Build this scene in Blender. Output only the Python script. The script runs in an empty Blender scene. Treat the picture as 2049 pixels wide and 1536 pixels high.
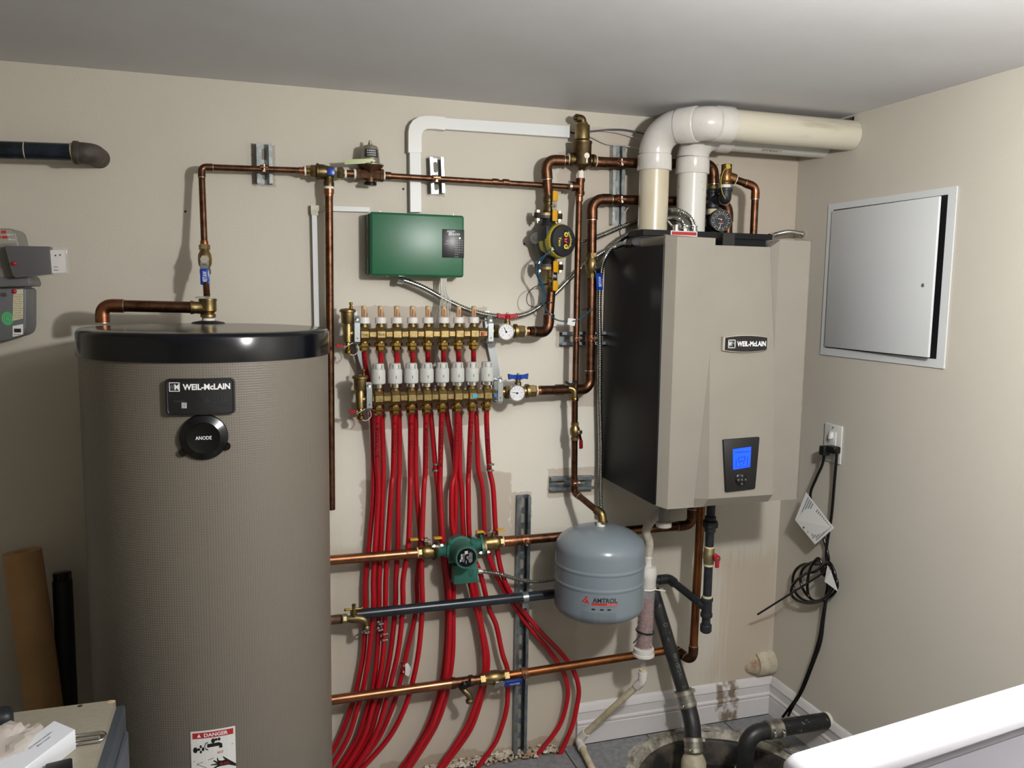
import bpy, bmesh, math, random
from mathutils import Vector, Matrix
random.seed(7)
PI = math.pi
SC = bpy.context.scene
COL = SC.collection

# ------------------------------------------------------------------ camera
W, H, F = 2049, 1536, 1636.0
def unit(v): return Vector(v).normalized()
# directions of the room's axes as the lens sees them (camera frame: right, down, forward)
AX = unit((6175-W/2, 660-H/2, F))
AY = unit((501-W/2, 576-H/2, F)); AY = (AY-AX*AX.dot(AY)).normalized()
AZ = AX.cross(AY)
ROT = Matrix((AX, AY, AZ))
EYE = Vector((0, -2.4, 1.5))
cam = bpy.data.cameras.new('camera'); camo = bpy.data.objects.new('camera', cam); COL.objects.link(camo)
cam.sensor_width = 36; cam.lens = 36*F/W; cam.clip_start = .02
right, up, back = ROT@Vector((1,0,0)), ROT@Vector((0,-1,0)), ROT@Vector((0,0,-1))
camo.matrix_world = Matrix.Translation(EYE) @ Matrix((right, up, back)).transposed().to_4x4()
SC.camera = camo
# ------------------------------------------------------------------ light
wd = bpy.data.worlds.new('world'); SC.world = wd; wd.use_nodes = True
wd.node_tree.nodes['Background'].inputs[0].default_value = (.75,.8,.9,1)
wd.node_tree.nodes['Background'].inputs[1].default_value = .02
LAMP = Vector((.93, -1.88, 1.85))
def lamp(loc, power, rad, col):
    l = bpy.data.lights.new('ceiling_bulb', 'POINT'); l.energy = power; l.shadow_soft_size = rad; l.color = col
    o = bpy.data.objects.new('ceiling_bulb', l); o.location = loc; COL.objects.link(o)
lamp(LAMP, 64, .05, (1.0, .98, .96))
vs = SC.view_settings
vs.view_transform = 'Standard'; vs.look = 'None'; vs.exposure = .35; vs.gamma = 1; vs.use_curve_mapping = False
SC.cycles.max_bounces = 8

# ------------------------------------------------------------------ pixel helpers (tracing the picture's points onto real planes)
def ray(px, py): return ROT@Vector((px-W/2, py-H/2, F))
def P(px, py, y=0.0):
    r = ray(px, py); return EYE+r*((y-EYE.y)/r.y)
def PX(px, py, x):
    r = ray(px, py); return EYE+r*((x-EYE.x)/r.x)
def PZ(px, py, z):
    r = ray(px, py); return EYE+r*((z-EYE.z)/r.z)
def CYL(px, py, c, R):
    r = ray(px, py); a = r.x**2+r.y**2; dx, dy = EYE.x-c[0], EYE.y-c[1]
    b = 2*(r.x*dx+r.y*dy); cc = dx*dx+dy*dy-R*R
    t = (-b-math.sqrt(max(b*b-4*a*cc, 0)))/(2*a); return EYE+r*t
def V(*a): return Vector(a)

# ------------------------------------------------------------------ materials
def lin(c):
    if isinstance(c, str):
        c = [int(c[i:i+2], 16)/255 for i in (0, 2, 4)]
    return tuple(((x/12.92) if x <= .04045 else ((x+.055)/1.055)**2.4) for x in c)+(1,)
MATS = {}
def mat(name, col, rough=.5, metal=0, col2=None, scale=20, bump=0, bscale=80, spec=.5, stretch=None, emit=None, estr=1, trans=0, coat=0, contrast=(.35,.65)):
    if name in MATS: return MATS[name]
    m = bpy.data.materials.new(name); m.use_nodes = True; nt = m.node_tree; N = nt.nodes; L = nt.links
    b = N['Principled BSDF']
    b.inputs['Base Color'].default_value = lin(col); b.inputs['Roughness'].default_value = rough
    b.inputs['Metallic'].default_value = metal; b.inputs['Specular IOR Level'].default_value = spec
    if coat: b.inputs['Coat Weight'].default_value = coat; b.inputs['Coat Roughness'].default_value = .08
    if trans: b.inputs['Transmission Weight'].default_value = trans; b.inputs['IOR'].default_value = 1.45
    if emit: b.inputs['Emission Color'].default_value = lin(emit); b.inputs['Emission Strength'].default_value = estr
    if col2 or bump:
        tc = N.new('ShaderNodeTexCoord'); mp = N.new('ShaderNodeMapping'); L.new(tc.outputs['Object'], mp.inputs[0])
        if stretch: mp.inputs['Scale'].default_value = stretch
    if col2:
        n = N.new('ShaderNodeTexNoise'); n.inputs['Scale'].default_value = scale; n.inputs['Detail'].default_value = 5; n.inputs['Roughness'].default_value = .6
        L.new(mp.outputs[0], n.inputs['Vector'])
        cr = N.new('ShaderNodeValToRGB'); cr.color_ramp.elements[0].position = contrast[0]; cr.color_ramp.elements[1].position = contrast[1]
        cr.color_ramp.elements[0].color = lin(col); cr.color_ramp.elements[1].color = lin(col2)
        L.new(n.outputs[0], cr.inputs[0]); L.new(cr.outputs[0], b.inputs['Base Color'])
    if bump:
        n2 = N.new('ShaderNodeTexNoise'); n2.inputs['Scale'].default_value = bscale; n2.inputs['Detail'].default_value = 3
        L.new(mp.outputs[0], n2.inputs['Vector'])
        bp = N.new('ShaderNodeBump'); bp.inputs['Strength'].default_value = bump; bp.inputs['Distance'].default_value = .002
        L.new(n2.outputs[0], bp.inputs['Height']); L.new(bp.outputs[0], b.inputs['Normal'])
    MATS[name] = m; return m
copper = mat('copper', '7d4c34', .36, 1, 'a06e52', 30)
copper_dark = mat('copper_tarnished', '53382b', .40, 1, '77553f', 45)
copper_orange = mat('copper_lacquered', '9c5626', .33, 1, '8c4a20', 30)
copper_bright = mat('copper_bright', 'a87352', .30, 1, '8d5f44', 25)
brass = mat('brass_cast', '85724c', .40, 1, 'a08c60', 60, bump=.15, bscale=400)
brass_shiny = mat('brass_polished', 'b3954f', .22, 1, '957a42', 40)
bronze = mat('bronze_dark', '5a4d38', .42, 1, '7a6848', 40, bump=.2, bscale=300)
bronze_brown = mat('bronze_brown', '5d4636', .5, 1, '7d5f48', 60, bump=.2, bscale=300)
solder = mat('solder_silver', 'c9c4b8', .35, 1)
chrome = mat('chrome', 'd8d8d6', .16, 1)
steel = mat('galvanised_steel', '8e9596', .38, 1, 'b4babb', 60)
steel_grey = mat('strut_grey_steel', '7c878c', .40, 1, 'a2abb0', 40)
conduit_m = mat('flexible_steel', 'b4b5b0', .27, 1)
white_tape = mat('white_sealant', 'e4e2da', .7)
white_pl = mat('white_plastic', 'd9d9d6', .32)
white_pvc = mat('white_pvc_fitting', 'd6d4d0', .22, 0, 'cbc7c0', 12)
cream_pvc = mat('aged_pvc_pipe', 'cdc7b5', .32, 0, '91866c', 16, stretch=(.12,1,1), contrast=(.56,.82))
cream_pvc2 = mat('yellowed_pvc_pipe', 'd2cbb8', .3, 0, 'c4b99e', 14, stretch=(1,1,.2))
old_pvc = mat('dirty_pvc', 'd6cdb2', .45, 0, 'b3a684', 25)
raceway_m = mat('raceway_plastic', 'd8dad9', .4)
grey_pl = mat('actuator_grey', 'c3c4bf', .42)
black_pl = mat('black_plastic', '07080a', .2)
black_matte = mat('black_matte', '0f1012', .5)
black_iron = mat('black_iron', '24262a', .45, .3, '33363a', 60, bump=.3, bscale=300)
black_rub = mat('black_rubber', '1c1d1e', .42, 0, '2a2b2b', 60)
black_abs = mat('dusty_black_abs', '17181a', .4, 0, 'b8b8b0', 90, contrast=(.62,.75))
black_abs2 = mat('black_abs_pipe', '1d1e20', .38, 0, '333435', 20)
navy_pipe = mat('dark_blue_black_pipe', '171d24', .3, 0, '222a33', 20)
red_pex = mat('red_tubing', 'b4101d', .32, 0, '9c0f1c', 8)
marker = mat('black_marker_ink', '1a0a0c', .6)
ink = mat('print_black', '141414', .6)
ink_w = mat('print_white', 'e8e8e8', .5)
ink_g = mat('print_grey', '7d8082', .6)
ink_r = mat('print_red', 'b02a2c', .5)
ink_navy = mat('print_dark', '1f2226', .55)
red_h = mat('red_handle', 'a01420', .3)
blue_h = mat('blue_handle', '0d3a9a', .3)
yel_h = mat('yellow_handle', 'd09a16', .32)
green_box = mat('green_enamel', '1c5f3e', .36, 0, '1e6442', 10)
green_pump = mat('green_cast', '2a5f52', .38, 0, '316a5c', 20)
taupe = mat('taupe_enamel', '8b867c', .42, 0, '878278', 6)
gauge_face = mat('gauge_face_white', 'dddde0', .35)
gauge_black = mat('gauge_face_black', '1d1f21', .4)
amber = mat('amber_tube', 'b08a5a', .25, 0, 'cdb48c', 60)
tank_grey = mat('grey_enamel', '7b868c', .2, 0, '76818a', 6)
clear_pl = mat('clear_plastic', 'dcd6d8', .08); clear_pl.node_tree.nodes['Principled BSDF'].inputs['Alpha'].default_value = .14
blue_cable = mat('teal_cable', '1d4d63', .4)
yellow_w = mat('yellow_wire', 'b5a63a', .5)
white_wire = mat('white_wire', 'b9b7ae', .45)  # white darkened in colour to stand in for grey shadows around the wires
purple_w = mat('violet_grey_cable', '54505e', .5)
screen_blue = mat('lit_blue_screen', '0a2cff', .3, emit='0a45ff', estr=1.6)
led_red = mat('lit_red_digits', 'ff2a30', .3, emit='ff2a30', estr=3)
led_green = mat('lit_green_led', 'c8ff90', .3, emit='c8ff90', estr=4)
bee_yel = mat('pump_yellow_band', 'b8ab3a', .35, 0, 'a69a30', 30)
bee_blk = mat('pump_charcoal', '26272a', .38)
paper = mat('paper_white', 'dfdfdb', .6)
paper_grey = mat('paper_small_print', '9a9da0', .7, 0, 'c9cbcc', 220)

# ------------------------------------------------------------------ mesh builder
def frame_from(d):
    d = d.normalized(); a = Vector((0,0,1)) if abs(d.z) < .9 else Vector((0,1,0))
    u = d.cross(a).normalized(); return u, u.cross(d).normalized() if False else d.cross(u).normalized()
class MB:
    def __init__(s): s.v = []; s.f = []
    def add(s, vs, fs):
        b = len(s.v); s.v += [Vector(p) for p in vs]; s.f += [[i+b for i in f] for f in fs]; return s
    def box(s, a, b):
        x0,x1 = sorted((a[0],b[0])); y0,y1 = sorted((a[1],b[1])); z0,z1 = sorted((a[2],b[2]))
        return s.add([(x0,y0,z0),(x1,y0,z0),(x1,y1,z0),(x0,y1,z0),(x0,y0,z1),(x1,y0,z1),(x1,y1,z1),(x0,y1,z1)],
              [(0,3,2,1),(4,5,6,7),(0,1,5,4),(1,2,6,5),(2,3,7,6),(3,0,4,7)])
    def obox(s, c, u, v, w):       # centre and three half vectors
        c = Vector(c); pts = [c+u*a+v*b+w*d for d in (-1,1) for (a,b) in ((-1,-1),(1,-1),(1,1),(-1,1))]
        f = [(0,3,2,1),(4,5,6,7),(0,1,5,4),(1,2,6,5),(2,3,7,6),(3,0,4,7)]
        if u.cross(v).dot(w) < 0: f = [t[::-1] for t in f]
        return s.add(pts, f)
    def bevelled(s, mk, bev, seg=2):
        m = MB(); mk(m); bm = bmesh.new(); vs_ = [bm.verts.new(p) for p in m.v]
        for f in m.f: bm.faces.new([vs_[i] for i in f])
        bmesh.ops.recalc_face_normals(bm, faces=bm.faces)
        bmesh.ops.bevel(bm, geom=list(bm.edges), offset=bev, segments=seg, profile=.5, affect='EDGES', clamp_overlap=True)
        bm.verts.index_update()
        s.add([v.co.copy() for v in bm.verts], [[v.index for v in f.verts] for f in bm.faces]); bm.free(); return s
    def rbox(s, a, b, bev, seg=2): return s.bevelled(lambda m: m.box(a, b), bev, seg)
    def robox(s, c, u, v, w, bev, seg=2): return s.bevelled(lambda m: m.obox(c, u, v, w), bev, seg)
    def rings(s, rings, cap=True, closed=False):
        b = len(s.v); n = len(rings[0]); fs = []
        for r in rings: s.v += [Vector(p) for p in r]
        k = len(rings)
        for i in range(k if closed else k-1):
            for j in range(n):
                a0 = b+i*n+j; a1 = b+i*n+(j+1)%n; c0 = b+((i+1)%k)*n+j; c1 = b+((i+1)%k)*n+(j+1)%n
                fs.append([a0, a1, c1, c0])
        if cap and not closed:
            fs.append([b+j for j in range(n)][::-1]); fs.append([b+(k-1)*n+j for j in range(n)])
        s.f += fs; return s
    def lathe(s, base, axis, prof, n=24, cap=True, phase=0):
        base = Vector(base); axis = Vector(axis).normalized(); u, w = frame_from(axis)
        rs = [[base+axis*h+(u*math.cos(phase+2*PI*j/n)+w*math.sin(phase+2*PI*j/n))*max(r,1e-5) for j in range(n)] for (r,h) in prof]
        return s.rings(rs, cap)
    def cyl(s, p0, p1, r, n=16, r1=None):
        p0, p1 = Vector(p0), Vector(p1); return s.lathe(p0, p1-p0, [(r,0),(r if r1 is None else r1,(p1-p0).length)], n)
    def sweep(s, path, r, n=12, cap=True, rf=None):
        path = [Vector(p) for p in path]; t0 = (path[1]-path[0]).normalized(); u, w = frame_from(t0); rs = []
        L = 0
        for i, p in enumerate(path):
            if i == 0: t = t0
            elif i == len(path)-1: t = (path[-1]-path[-2]).normalized()
            else: t = ((path[i+1]-p).normalized()+(p-path[i-1]).normalized()).normalized()
            if i: L += (p-path[i-1]).length
            u = (u-t*u.dot(t)).normalized(); w = t.cross(u)
            rr = r if rf is None else rf(L, i/(len(path)-1))
            rs.append([p+(u*math.cos(2*PI*j/n)+w*math.sin(2*PI*j/n))*rr for j in range(n)])
        return s.rings(rs, cap)
    def sphere(s, c, r, n=16, m=10, sc=(1,1,1)):
        c = Vector(c); rs = []
        for i in range(m+1):
            a = -PI/2+PI*i/m; rr = max(math.cos(a), 1e-4)
            rs.append([c+Vector((math.cos(2*PI*j/n)*rr*r*sc[0], math.sin(2*PI*j/n)*rr*r*sc[1], math.sin(a)*r*sc[2])) for j in range(n)])
        return s.rings(rs)
    def prism(s, poly, vec):
        poly = [Vector(p) for p in poly]; vec = Vector(vec); n = len(poly); b = len(s.v)
        s.v += poly+[p+vec for p in poly]
        fs = [[b+i for i in range(n)], [b+n+i for i in range(n)][::-1]]+[[b+i, b+n+i, b+n+(i+1)%n, b+(i+1)%n] for i in range(n)]
        nrm = sum(((poly[i]-poly[0]).cross(poly[(i+1)%n]-poly[0]) for i in range(n)), Vector())
        if nrm.dot(vec) > 0: fs = [f[::-1] for f in fs]
        s.f += fs; return s
    def build(s, name, m, parent=None, smooth=True, ang=38, kind=None, label=None):
        me = bpy.data.meshes.new(name); o = bpy.data.objects.new(name, me); COL.objects.link(o)
        off = Vector((0,0,0))
        if parent is not None:
            o.parent = parent; q = parent
            while q is not None: off = off+q.location; q = q.parent
        me.from_pydata([p-Vector((0,0,0)) for p in s.v], [], s.f); me.update()
        o.location = -off
        # meshes are written in room coordinates; the origin is moved onto the piece
        if s.v:
            c = sum(s.v, Vector())/len(s.v)
            me.transform(Matrix.Translation(-c)); o.location = c-off
        me.materials.append(m)
        if smooth:
            me.polygons.foreach_set('use_smooth', [True]*len(me.polygons)); me.set_sharp_from_angle(angle=math.radians(ang))
        if kind: o['kind'] = kind
        if label: o['label'] = label
        return o
def thing(name, label, cat, loc, group=None):
    o = bpy.data.objects.new(name, None); COL.objects.link(o); o.location = loc; o.empty_display_size = .05
    o['label'] = label; o['category'] = cat
    if group: o['group'] = group
    return o
def tag(o, label, cat, group=None):
    o['label'] = label; o['category'] = cat
    if group: o['group'] = group
    return o
def crom(pts, per=10):
    pts = [Vector(p) for p in pts]; out = []; q = [pts[0]*2-pts[1]]+pts+[pts[-1]*2-pts[-2]]
    for i in range(1, len(q)-2):
        for k in range(per):
            t = k/per; a, b, c, d = q[i-1], q[i], q[i+1], q[i+2]
            out.append(.5*((2*b)+(c-a)*t+(2*a-5*b+4*c-d)*t*t+(3*b-a-3*c+d)*t**3))
    return out+[pts[-1]]
def resample(path, step):
    out = [path[0].copy()]; acc = 0
    for a, b in zip(path, path[1:]):
        L = (b-a).length; t = step-acc
        while t <= L: out.append(a.lerp(b, t/L)); t += step
        acc = L-(t-step)
    out.append(path[-1].copy()); return out
def arc_at(p, a, b, rad, seg=8):
    """rounded corner at p between neighbours a and b"""
    d1 = (a-p).normalized(); d2 = (b-p).normalized(); an = d1.angle(d2); t = rad/math.tan(an/2)
    t = min(t, (a-p).length*.49, (b-p).length*.49); rad = t*math.tan(an/2)
    s, e = p+d1*t, p+d2*t; bis = (d1+d2).normalized(); c = p+bis*(rad/math.sin(an/2))
    v0 = s-c; ax = v0.cross(e-c).normalized(); tot = v0.angle(e-c)
    return [c+Matrix.Rotation(tot*i/seg, 3, ax)@v0 for i in range(seg+1)], t
def fillet(pts, rad, seg=6):
    pts = [Vector(p) for p in pts]; out = [pts[0]]
    for i in range(1, len(pts)-1): out += arc_at(pts[i], pts[i-1], pts[i+1], rad, seg)[0]
    return out+[pts[-1]]
def pipe_parts(root, pts, r, m, me=None, rad=None, sock=None, sold=True, thick=1.13, names=('pipe','elbow'), ends=(), n=20):
    """straight pipe pieces and an elbow fitting at each corner"""
    me = me or m; rad = rad or r*2.2; sock = sock or r*1.9; pts = [Vector(p) for p in pts]; cur = pts[0]
    for i in range(1, len(pts)-1):
        arc, t = arc_at(pts[i], pts[i-1], pts[i+1], rad)
        MB().cyl(cur, arc[0], r, n).build(names[0], m, root); cur = arc[-1]
        d1 = (pts[i-1]-pts[i]).normalized(); d2 = (pts[i+1]-pts[i]).normalized()
        s1 = min(sock, (pts[i-1]-arc[0]).length*.9); s2 = min(sock, (pts[i+1]-arc[-1]).length*.9)
        e = MB(); e.sweep([arc[0]+d1*.0015]+arc+[arc[-1]+d2*.0015], r*thick*.98, n)
        e.cyl(arc[0]+d1*s1, arc[0], r*thick*1.03, n); e.cyl(arc[-1], arc[-1]+d2*s2, r*thick*1.03, n)
        e.build(names[1], me, root)
        for q, d, ss in ((arc[0], d1, s1), (arc[-1], d2, s2)):
            if sold: MB().cyl(q+d*(ss-.001), q+d*(ss+.002), r*thick*1.02, n).build('solder_ring', solder, root)
    MB().cyl(cur, pts[-1], r, n).build(names[0], m, root)
def coupling(root, p0, p1, r, m, name='coupling'):
    p0, p1 = Vector(p0), Vector(p1); L = (p1-p0).length
    MB().lathe(p0, p1-p0, [(r*.98,0),(r,.002),(r,L-.002),(r*.98,L)], 20).build(name, m, root)
# text ------------------------------------------------------------
_tc = {}
def text2d(s, bold=0, spacing=1):
    k = (s, bold, spacing)
    if k in _tc: return _tc[k]
    c = bpy.data.curves.new('t', 'FONT'); c.body = s; c.size = 1; c.offset = bold; c.space_character = spacing; c.resolution_u = 2
    o = bpy.data.objects.new('t', c); COL.objects.link(o); bpy.context.view_layer.update()
    me = bpy.data.meshes.new_from_object(o.evaluated_get(bpy.context.evaluated_depsgraph_get()))
    vs_ = [(v.co.x, v.co.y) for v in me.vertices]; fs = [list(p.vertices) for p in me.polygons]
    bpy.data.objects.remove(o); bpy.data.curves.remove(c); bpy.data.meshes.remove(me)
    if vs_:
        x0 = min(v[0] for v in vs_); x1 = max(v[0] for v in vs_); y0 = min(v[1] for v in vs_); y1 = max(v[1] for v in vs_)
    else: x0 = x1 = y0 = y1 = 0
    _tc[k] = (vs_, fs, x0, x1, y0, y1); return _tc[k]
def put_text(mb, s, c, r, u, w, h, bold=0, shear=0, mapf=None, spacing=1):
    """fit the words s into width w and height h, centred on c; r, u = unit right and up"""
    vs_, fs, x0, x1, y0, y1 = text2d(s, bold, spacing)
    if not vs_: return
    out = []
    for (x, y) in vs_:
        a = ((x-x0)/(x1-x0)-.5)*w; b = ((y-y0)/(y1-y0)-.5)*h; a += shear*b
        out.append(mapf(a, b) if mapf else Vector(c)+r*a+u*b)
    mb.add(out, fs)
RX, UZ, FY = V(1,0,0), V(0,0,1), V(0,-1,0)
def conduit(mb, pts, r=.0085, pitch=.0072, n=12):
    path = resample(crom(pts, 12), pitch/4)
    k = [0]
    def rf(L, t): k[0] += 1; return r*(1.04 if k[0]%4 in (0,1) else .80)
    mb.sweep(path, r, n, rf=rf)
def smooth_tube(mb, pts, r, n=10, per=10): mb.sweep(crom(pts, per), r, n)

# ================================================================== ROOM
XR, ZC = 1.769, 2.053
def boxmask(nt, X, Z, rects, noise_amp=.02, noise_scale=30, soft=.004, vstretch=1):
    N, L = nt.nodes, nt.links
    def M(op, a, b=None, c=None):
        n = N.new('ShaderNodeMath'); n.operation = op
        for i, q in enumerate((a, b, c)):
            if q is None: continue
            if isinstance(q, (int, float)): n.inputs[i].default_value = q
            else: L.new(q, n.inputs[i])
        return n.outputs[0]
    tc = N.new('ShaderNodeTexCoord'); mp = N.new('ShaderNodeMapping'); L.new(tc.outputs['Object'], mp.inputs[0]); mp.inputs['Scale'].default_value = (1,1,vstretch)
    ns = N.new('ShaderNodeTexNoise'); ns.inputs['Scale'].default_value = noise_scale; ns.inputs['Detail'].default_value = 6; L.new(mp.outputs[0], ns.inputs['Vector'])
    nv = M('MULTIPLY', M('SUBTRACT', ns.outputs[0], .5), noise_amp*2)
    d = None
    for (x0,z0,x1,z1) in rects:
        ax = M('SUBTRACT', M('ABSOLUTE', M('SUBTRACT', X, (x0+x1)/2)), abs(x1-x0)/2)
        az = M('SUBTRACT', M('ABSOLUTE', M('SUBTRACT', Z, (z0+z1)/2)), abs(z1-z0)/2)
        e = M('MAXIMUM', ax, az); d = e if d is None else M('MINIMUM', d, e)
    d = M('ADD', d, nv)
    mr = N.new('ShaderNodeMapRange'); mr.interpolation_type = 'SMOOTHSTEP'
    mr.inputs['From Min'].default_value = soft; mr.inputs['From Max'].default_value = -soft
    L.new(d, mr.inputs['Value']); return mr.outputs[0]
def wall_material(name, base='cbc4b2', zones=()):
    m = bpy.data.materials.new(name); m.use_nodes = True; nt = m.node_tree; N, L = nt.nodes, nt.links; b = N['Principled BSDF']
    b.inputs['Roughness'].default_value = .55; b.inputs['Specular IOR Level'].default_value = .35
    tc = N.new('ShaderNodeTexCoord'); sp = N.new('ShaderNodeSeparateXYZ'); L.new(tc.outputs['Object'], sp.inputs[0])
    n = N.new('ShaderNodeTexNoise'); n.inputs['Scale'].default_value = 2.2; n.inputs['Detail'].default_value = 4; L.new(tc.outputs['Object'], n.inputs['Vector'])
    cr = N.new('ShaderNodeValToRGB'); cr.color_ramp.elements[0].position = .35; cr.color_ramp.elements[1].position = .7
    c = lin(base); cr.color_ramp.elements[0].color = tuple(x*.95 for x in c[:3])+(1,); cr.color_ramp.elements[1].color = c
    L.new(n.outputs[0], cr.inputs[0]); col = cr.outputs[0]
    for (colr, fac, rects, amp, sc, soft, vst) in zones:
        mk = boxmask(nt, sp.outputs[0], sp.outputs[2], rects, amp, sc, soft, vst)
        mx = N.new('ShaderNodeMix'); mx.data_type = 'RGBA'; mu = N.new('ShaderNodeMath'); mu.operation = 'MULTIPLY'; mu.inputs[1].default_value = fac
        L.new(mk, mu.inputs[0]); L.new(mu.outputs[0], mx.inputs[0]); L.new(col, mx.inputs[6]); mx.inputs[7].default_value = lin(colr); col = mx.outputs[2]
    # scuffs
    n3 = N.new('ShaderNodeTexNoise'); n3.inputs['Scale'].default_value = 26; n3.inputs['Detail'].default_value = 8; n3.inputs['Roughness'].default_value = .7
    L.new(tc.outputs['Object'], n3.inputs['Vector'])
    mr = N.new('ShaderNodeMapRange'); mr.inputs['From Min'].default_value = .70; mr.inputs['From Max'].default_value = .78; mr.inputs['To Max'].default_value = .35; L.new(n3.outputs[0], mr.inputs['Value'])
    mx = N.new('ShaderNodeMix'); mx.data_type = 'RGBA'; L.new(mr.outputs[0], mx.inputs[0]); L.new(col, mx.inputs[6]); mx.inputs[7].default_value = lin('8f8471')
    L.new(mx.outputs[2], b.inputs['Base Color'])
    n2 = N.new('ShaderNodeTexNoise'); n2.inputs['Scale'].default_value = 190; n2.inputs['Detail'].default_value = 3; L.new(tc.outputs['Object'], n2.inputs['Vector'])
    n4 = N.new('ShaderNodeTexNoise'); n4.inputs['Scale'].default_value = 9; L.new(tc.outputs['Object'], n4.inputs['Vector'])
    ad = N.new('ShaderNodeMath'); ad.operation = 'MULTIPLY_ADD'; ad.inputs[1].default_value = 2; L.new(n4.outputs[0], ad.inputs[0]); L.new(n2.outputs[0], ad.inputs[2])
    bp = N.new('ShaderNodeBump'); bp.inputs['Strength'].default_value = .16; bp.inputs['Distance'].default_value = .0025; L.new(ad.outputs[0], bp.inputs['Height']); L.new(bp.outputs[0], b.inputs['Normal'])
    return m
def pr(x0,y0,x1,y1):
    a, b = P(x0,y0), P(x1,y1); return (a.x, b.z, b.x, a.z)
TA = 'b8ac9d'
back_mat = wall_material('painted_back_wall', 'c9c3b5', [
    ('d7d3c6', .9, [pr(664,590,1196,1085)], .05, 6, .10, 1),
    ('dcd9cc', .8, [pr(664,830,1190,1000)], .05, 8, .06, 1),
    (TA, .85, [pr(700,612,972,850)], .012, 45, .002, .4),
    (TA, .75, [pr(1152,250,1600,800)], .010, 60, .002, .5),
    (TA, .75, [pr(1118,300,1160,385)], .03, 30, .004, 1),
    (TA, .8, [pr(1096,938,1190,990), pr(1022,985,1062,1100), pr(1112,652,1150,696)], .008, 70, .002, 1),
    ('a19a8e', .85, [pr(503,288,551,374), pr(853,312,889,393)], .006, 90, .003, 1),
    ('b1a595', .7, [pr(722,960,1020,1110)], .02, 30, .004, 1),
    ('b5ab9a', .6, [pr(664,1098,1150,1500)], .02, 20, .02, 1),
    ('ab9378', .4, [pr(1445,1120,1545,1385)], .12, 60, .05, .06),
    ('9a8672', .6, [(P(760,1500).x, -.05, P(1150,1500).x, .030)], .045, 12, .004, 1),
])
right_mat = wall_material('painted_side_wall', 'c8c3b6')
plain_mat = wall_material('painted_far_wall', 'a8a190')
ceil_mat = mat('ceiling_paint', 'd6d7da', .55, 0, 'cfcfd1', 3, bump=.15, bscale=60)
def struct(name, mb, m, parent=None, smooth=False, cat=None):
    o = mb.build(name, m, parent, smooth)
    if parent is None: o['kind'] = 'structure'
    return o
def keep_world(o):      # give a wall its origin back at the room's origin so textures follow room coordinates
    me = o.data; me.transform(Matrix.Translation(o.location)); o.location = (0,0,0); return o
XL, YF = -1.7, -3.5
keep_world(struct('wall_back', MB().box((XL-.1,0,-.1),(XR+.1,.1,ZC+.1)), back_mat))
keep_world(struct('wall_left', MB().box((XL-.1,YF,-.1),(XL,0,ZC+.1)), plain_mat))
keep_world(struct('wall_front', MB().box((XL-.1,YF-.1,-.1),(XR+.1,YF,ZC+.1)), plain_mat))
def boolean_cut(o, cutters):
    for mbx in cutters:
        c = mbx.build('cutter', ceil_mat); md = o.modifiers.new('b', 'BOOLEAN'); md.object = c; md.operation = 'DIFFERENCE'; md.solver = 'EXACT'
        bpy.context.view_layer.update()
        me = bpy.data.meshes.new_from_object(o.evaluated_get(bpy.context.evaluated_depsgraph_get()))
        o.modifiers.clear(); old = o.data; o.data = me; bpy.data.meshes.remove(old); cm = c.data; bpy.data.objects.remove(c); bpy.data.meshes.remove(cm)
    return o
wr = keep_world(struct('wall_right', MB().box((XR,YF,-.1),(XR+.1,0,ZC+.1)), right_mat))
boolean_cut(wr, [MB().box((XR-.01,-.262,1.99),(XR+.08,-.10,ZC-.004))])
ce = keep_world(struct('ceiling', MB().box((XL,YF,ZC),(XR,0,ZC+.1)), ceil_mat))
# floor slab with the sump hole, tiles laid on it
SUMP = V(1.385,-.335,0); SR = .30
slab_m = mat('mortar_bed', '6f6b64', .8, 0, '8b867c', 30)
fl = keep_world(struct('floor', MB().box((XL,YF,-.12),(XR,0,-.008)), slab_m))
boolean_cut(fl, [MB().cyl(SUMP-V(0,0,.3), SUMP+V(0,0,.1), SR, 48)])
fl['kind'] = 'structure'
tile_m = mat('grey_floor_tile', '85878a', .45, 0, '6d6f71', 55, bump=.1)
TS, ox, oy = .305, .96, -.02
for i in range(-9, 3):
    for j in range(0, 11):
        x0 = ox+i*TS; y1 = oy-j*TS; x1 = min(x0+TS-.004, XR-.002)
        if x0 > XR-.02: continue
        if j == 0 and x1 < 1.02 : y1 -= .03
        t = MB().rbox((x0, oy-(j+1)*TS+.004, -.008), (x1, y1, .0), .0008, 1)
        o = t.build('floor_tile', tile_m, fl, smooth=False)
        c = V((x0+x1)/2, y1-TS/2, 0)
        if abs(c.x-SUMP.x) < SR+TS*.5 and abs(c.y-SUMP.y) < SR+TS*.5:
            loc = o.location.copy(); o.data.transform(Matrix.Translation(loc)); o.location = (0,0,0)
            boolean_cut(o, [MB().cyl(SUMP-V(0,0,.3), SUMP+V(0,0,.1), SR, 48)])
            if len(o.data.vertices) == 0: bpy.data.objects.remove(o)
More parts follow.
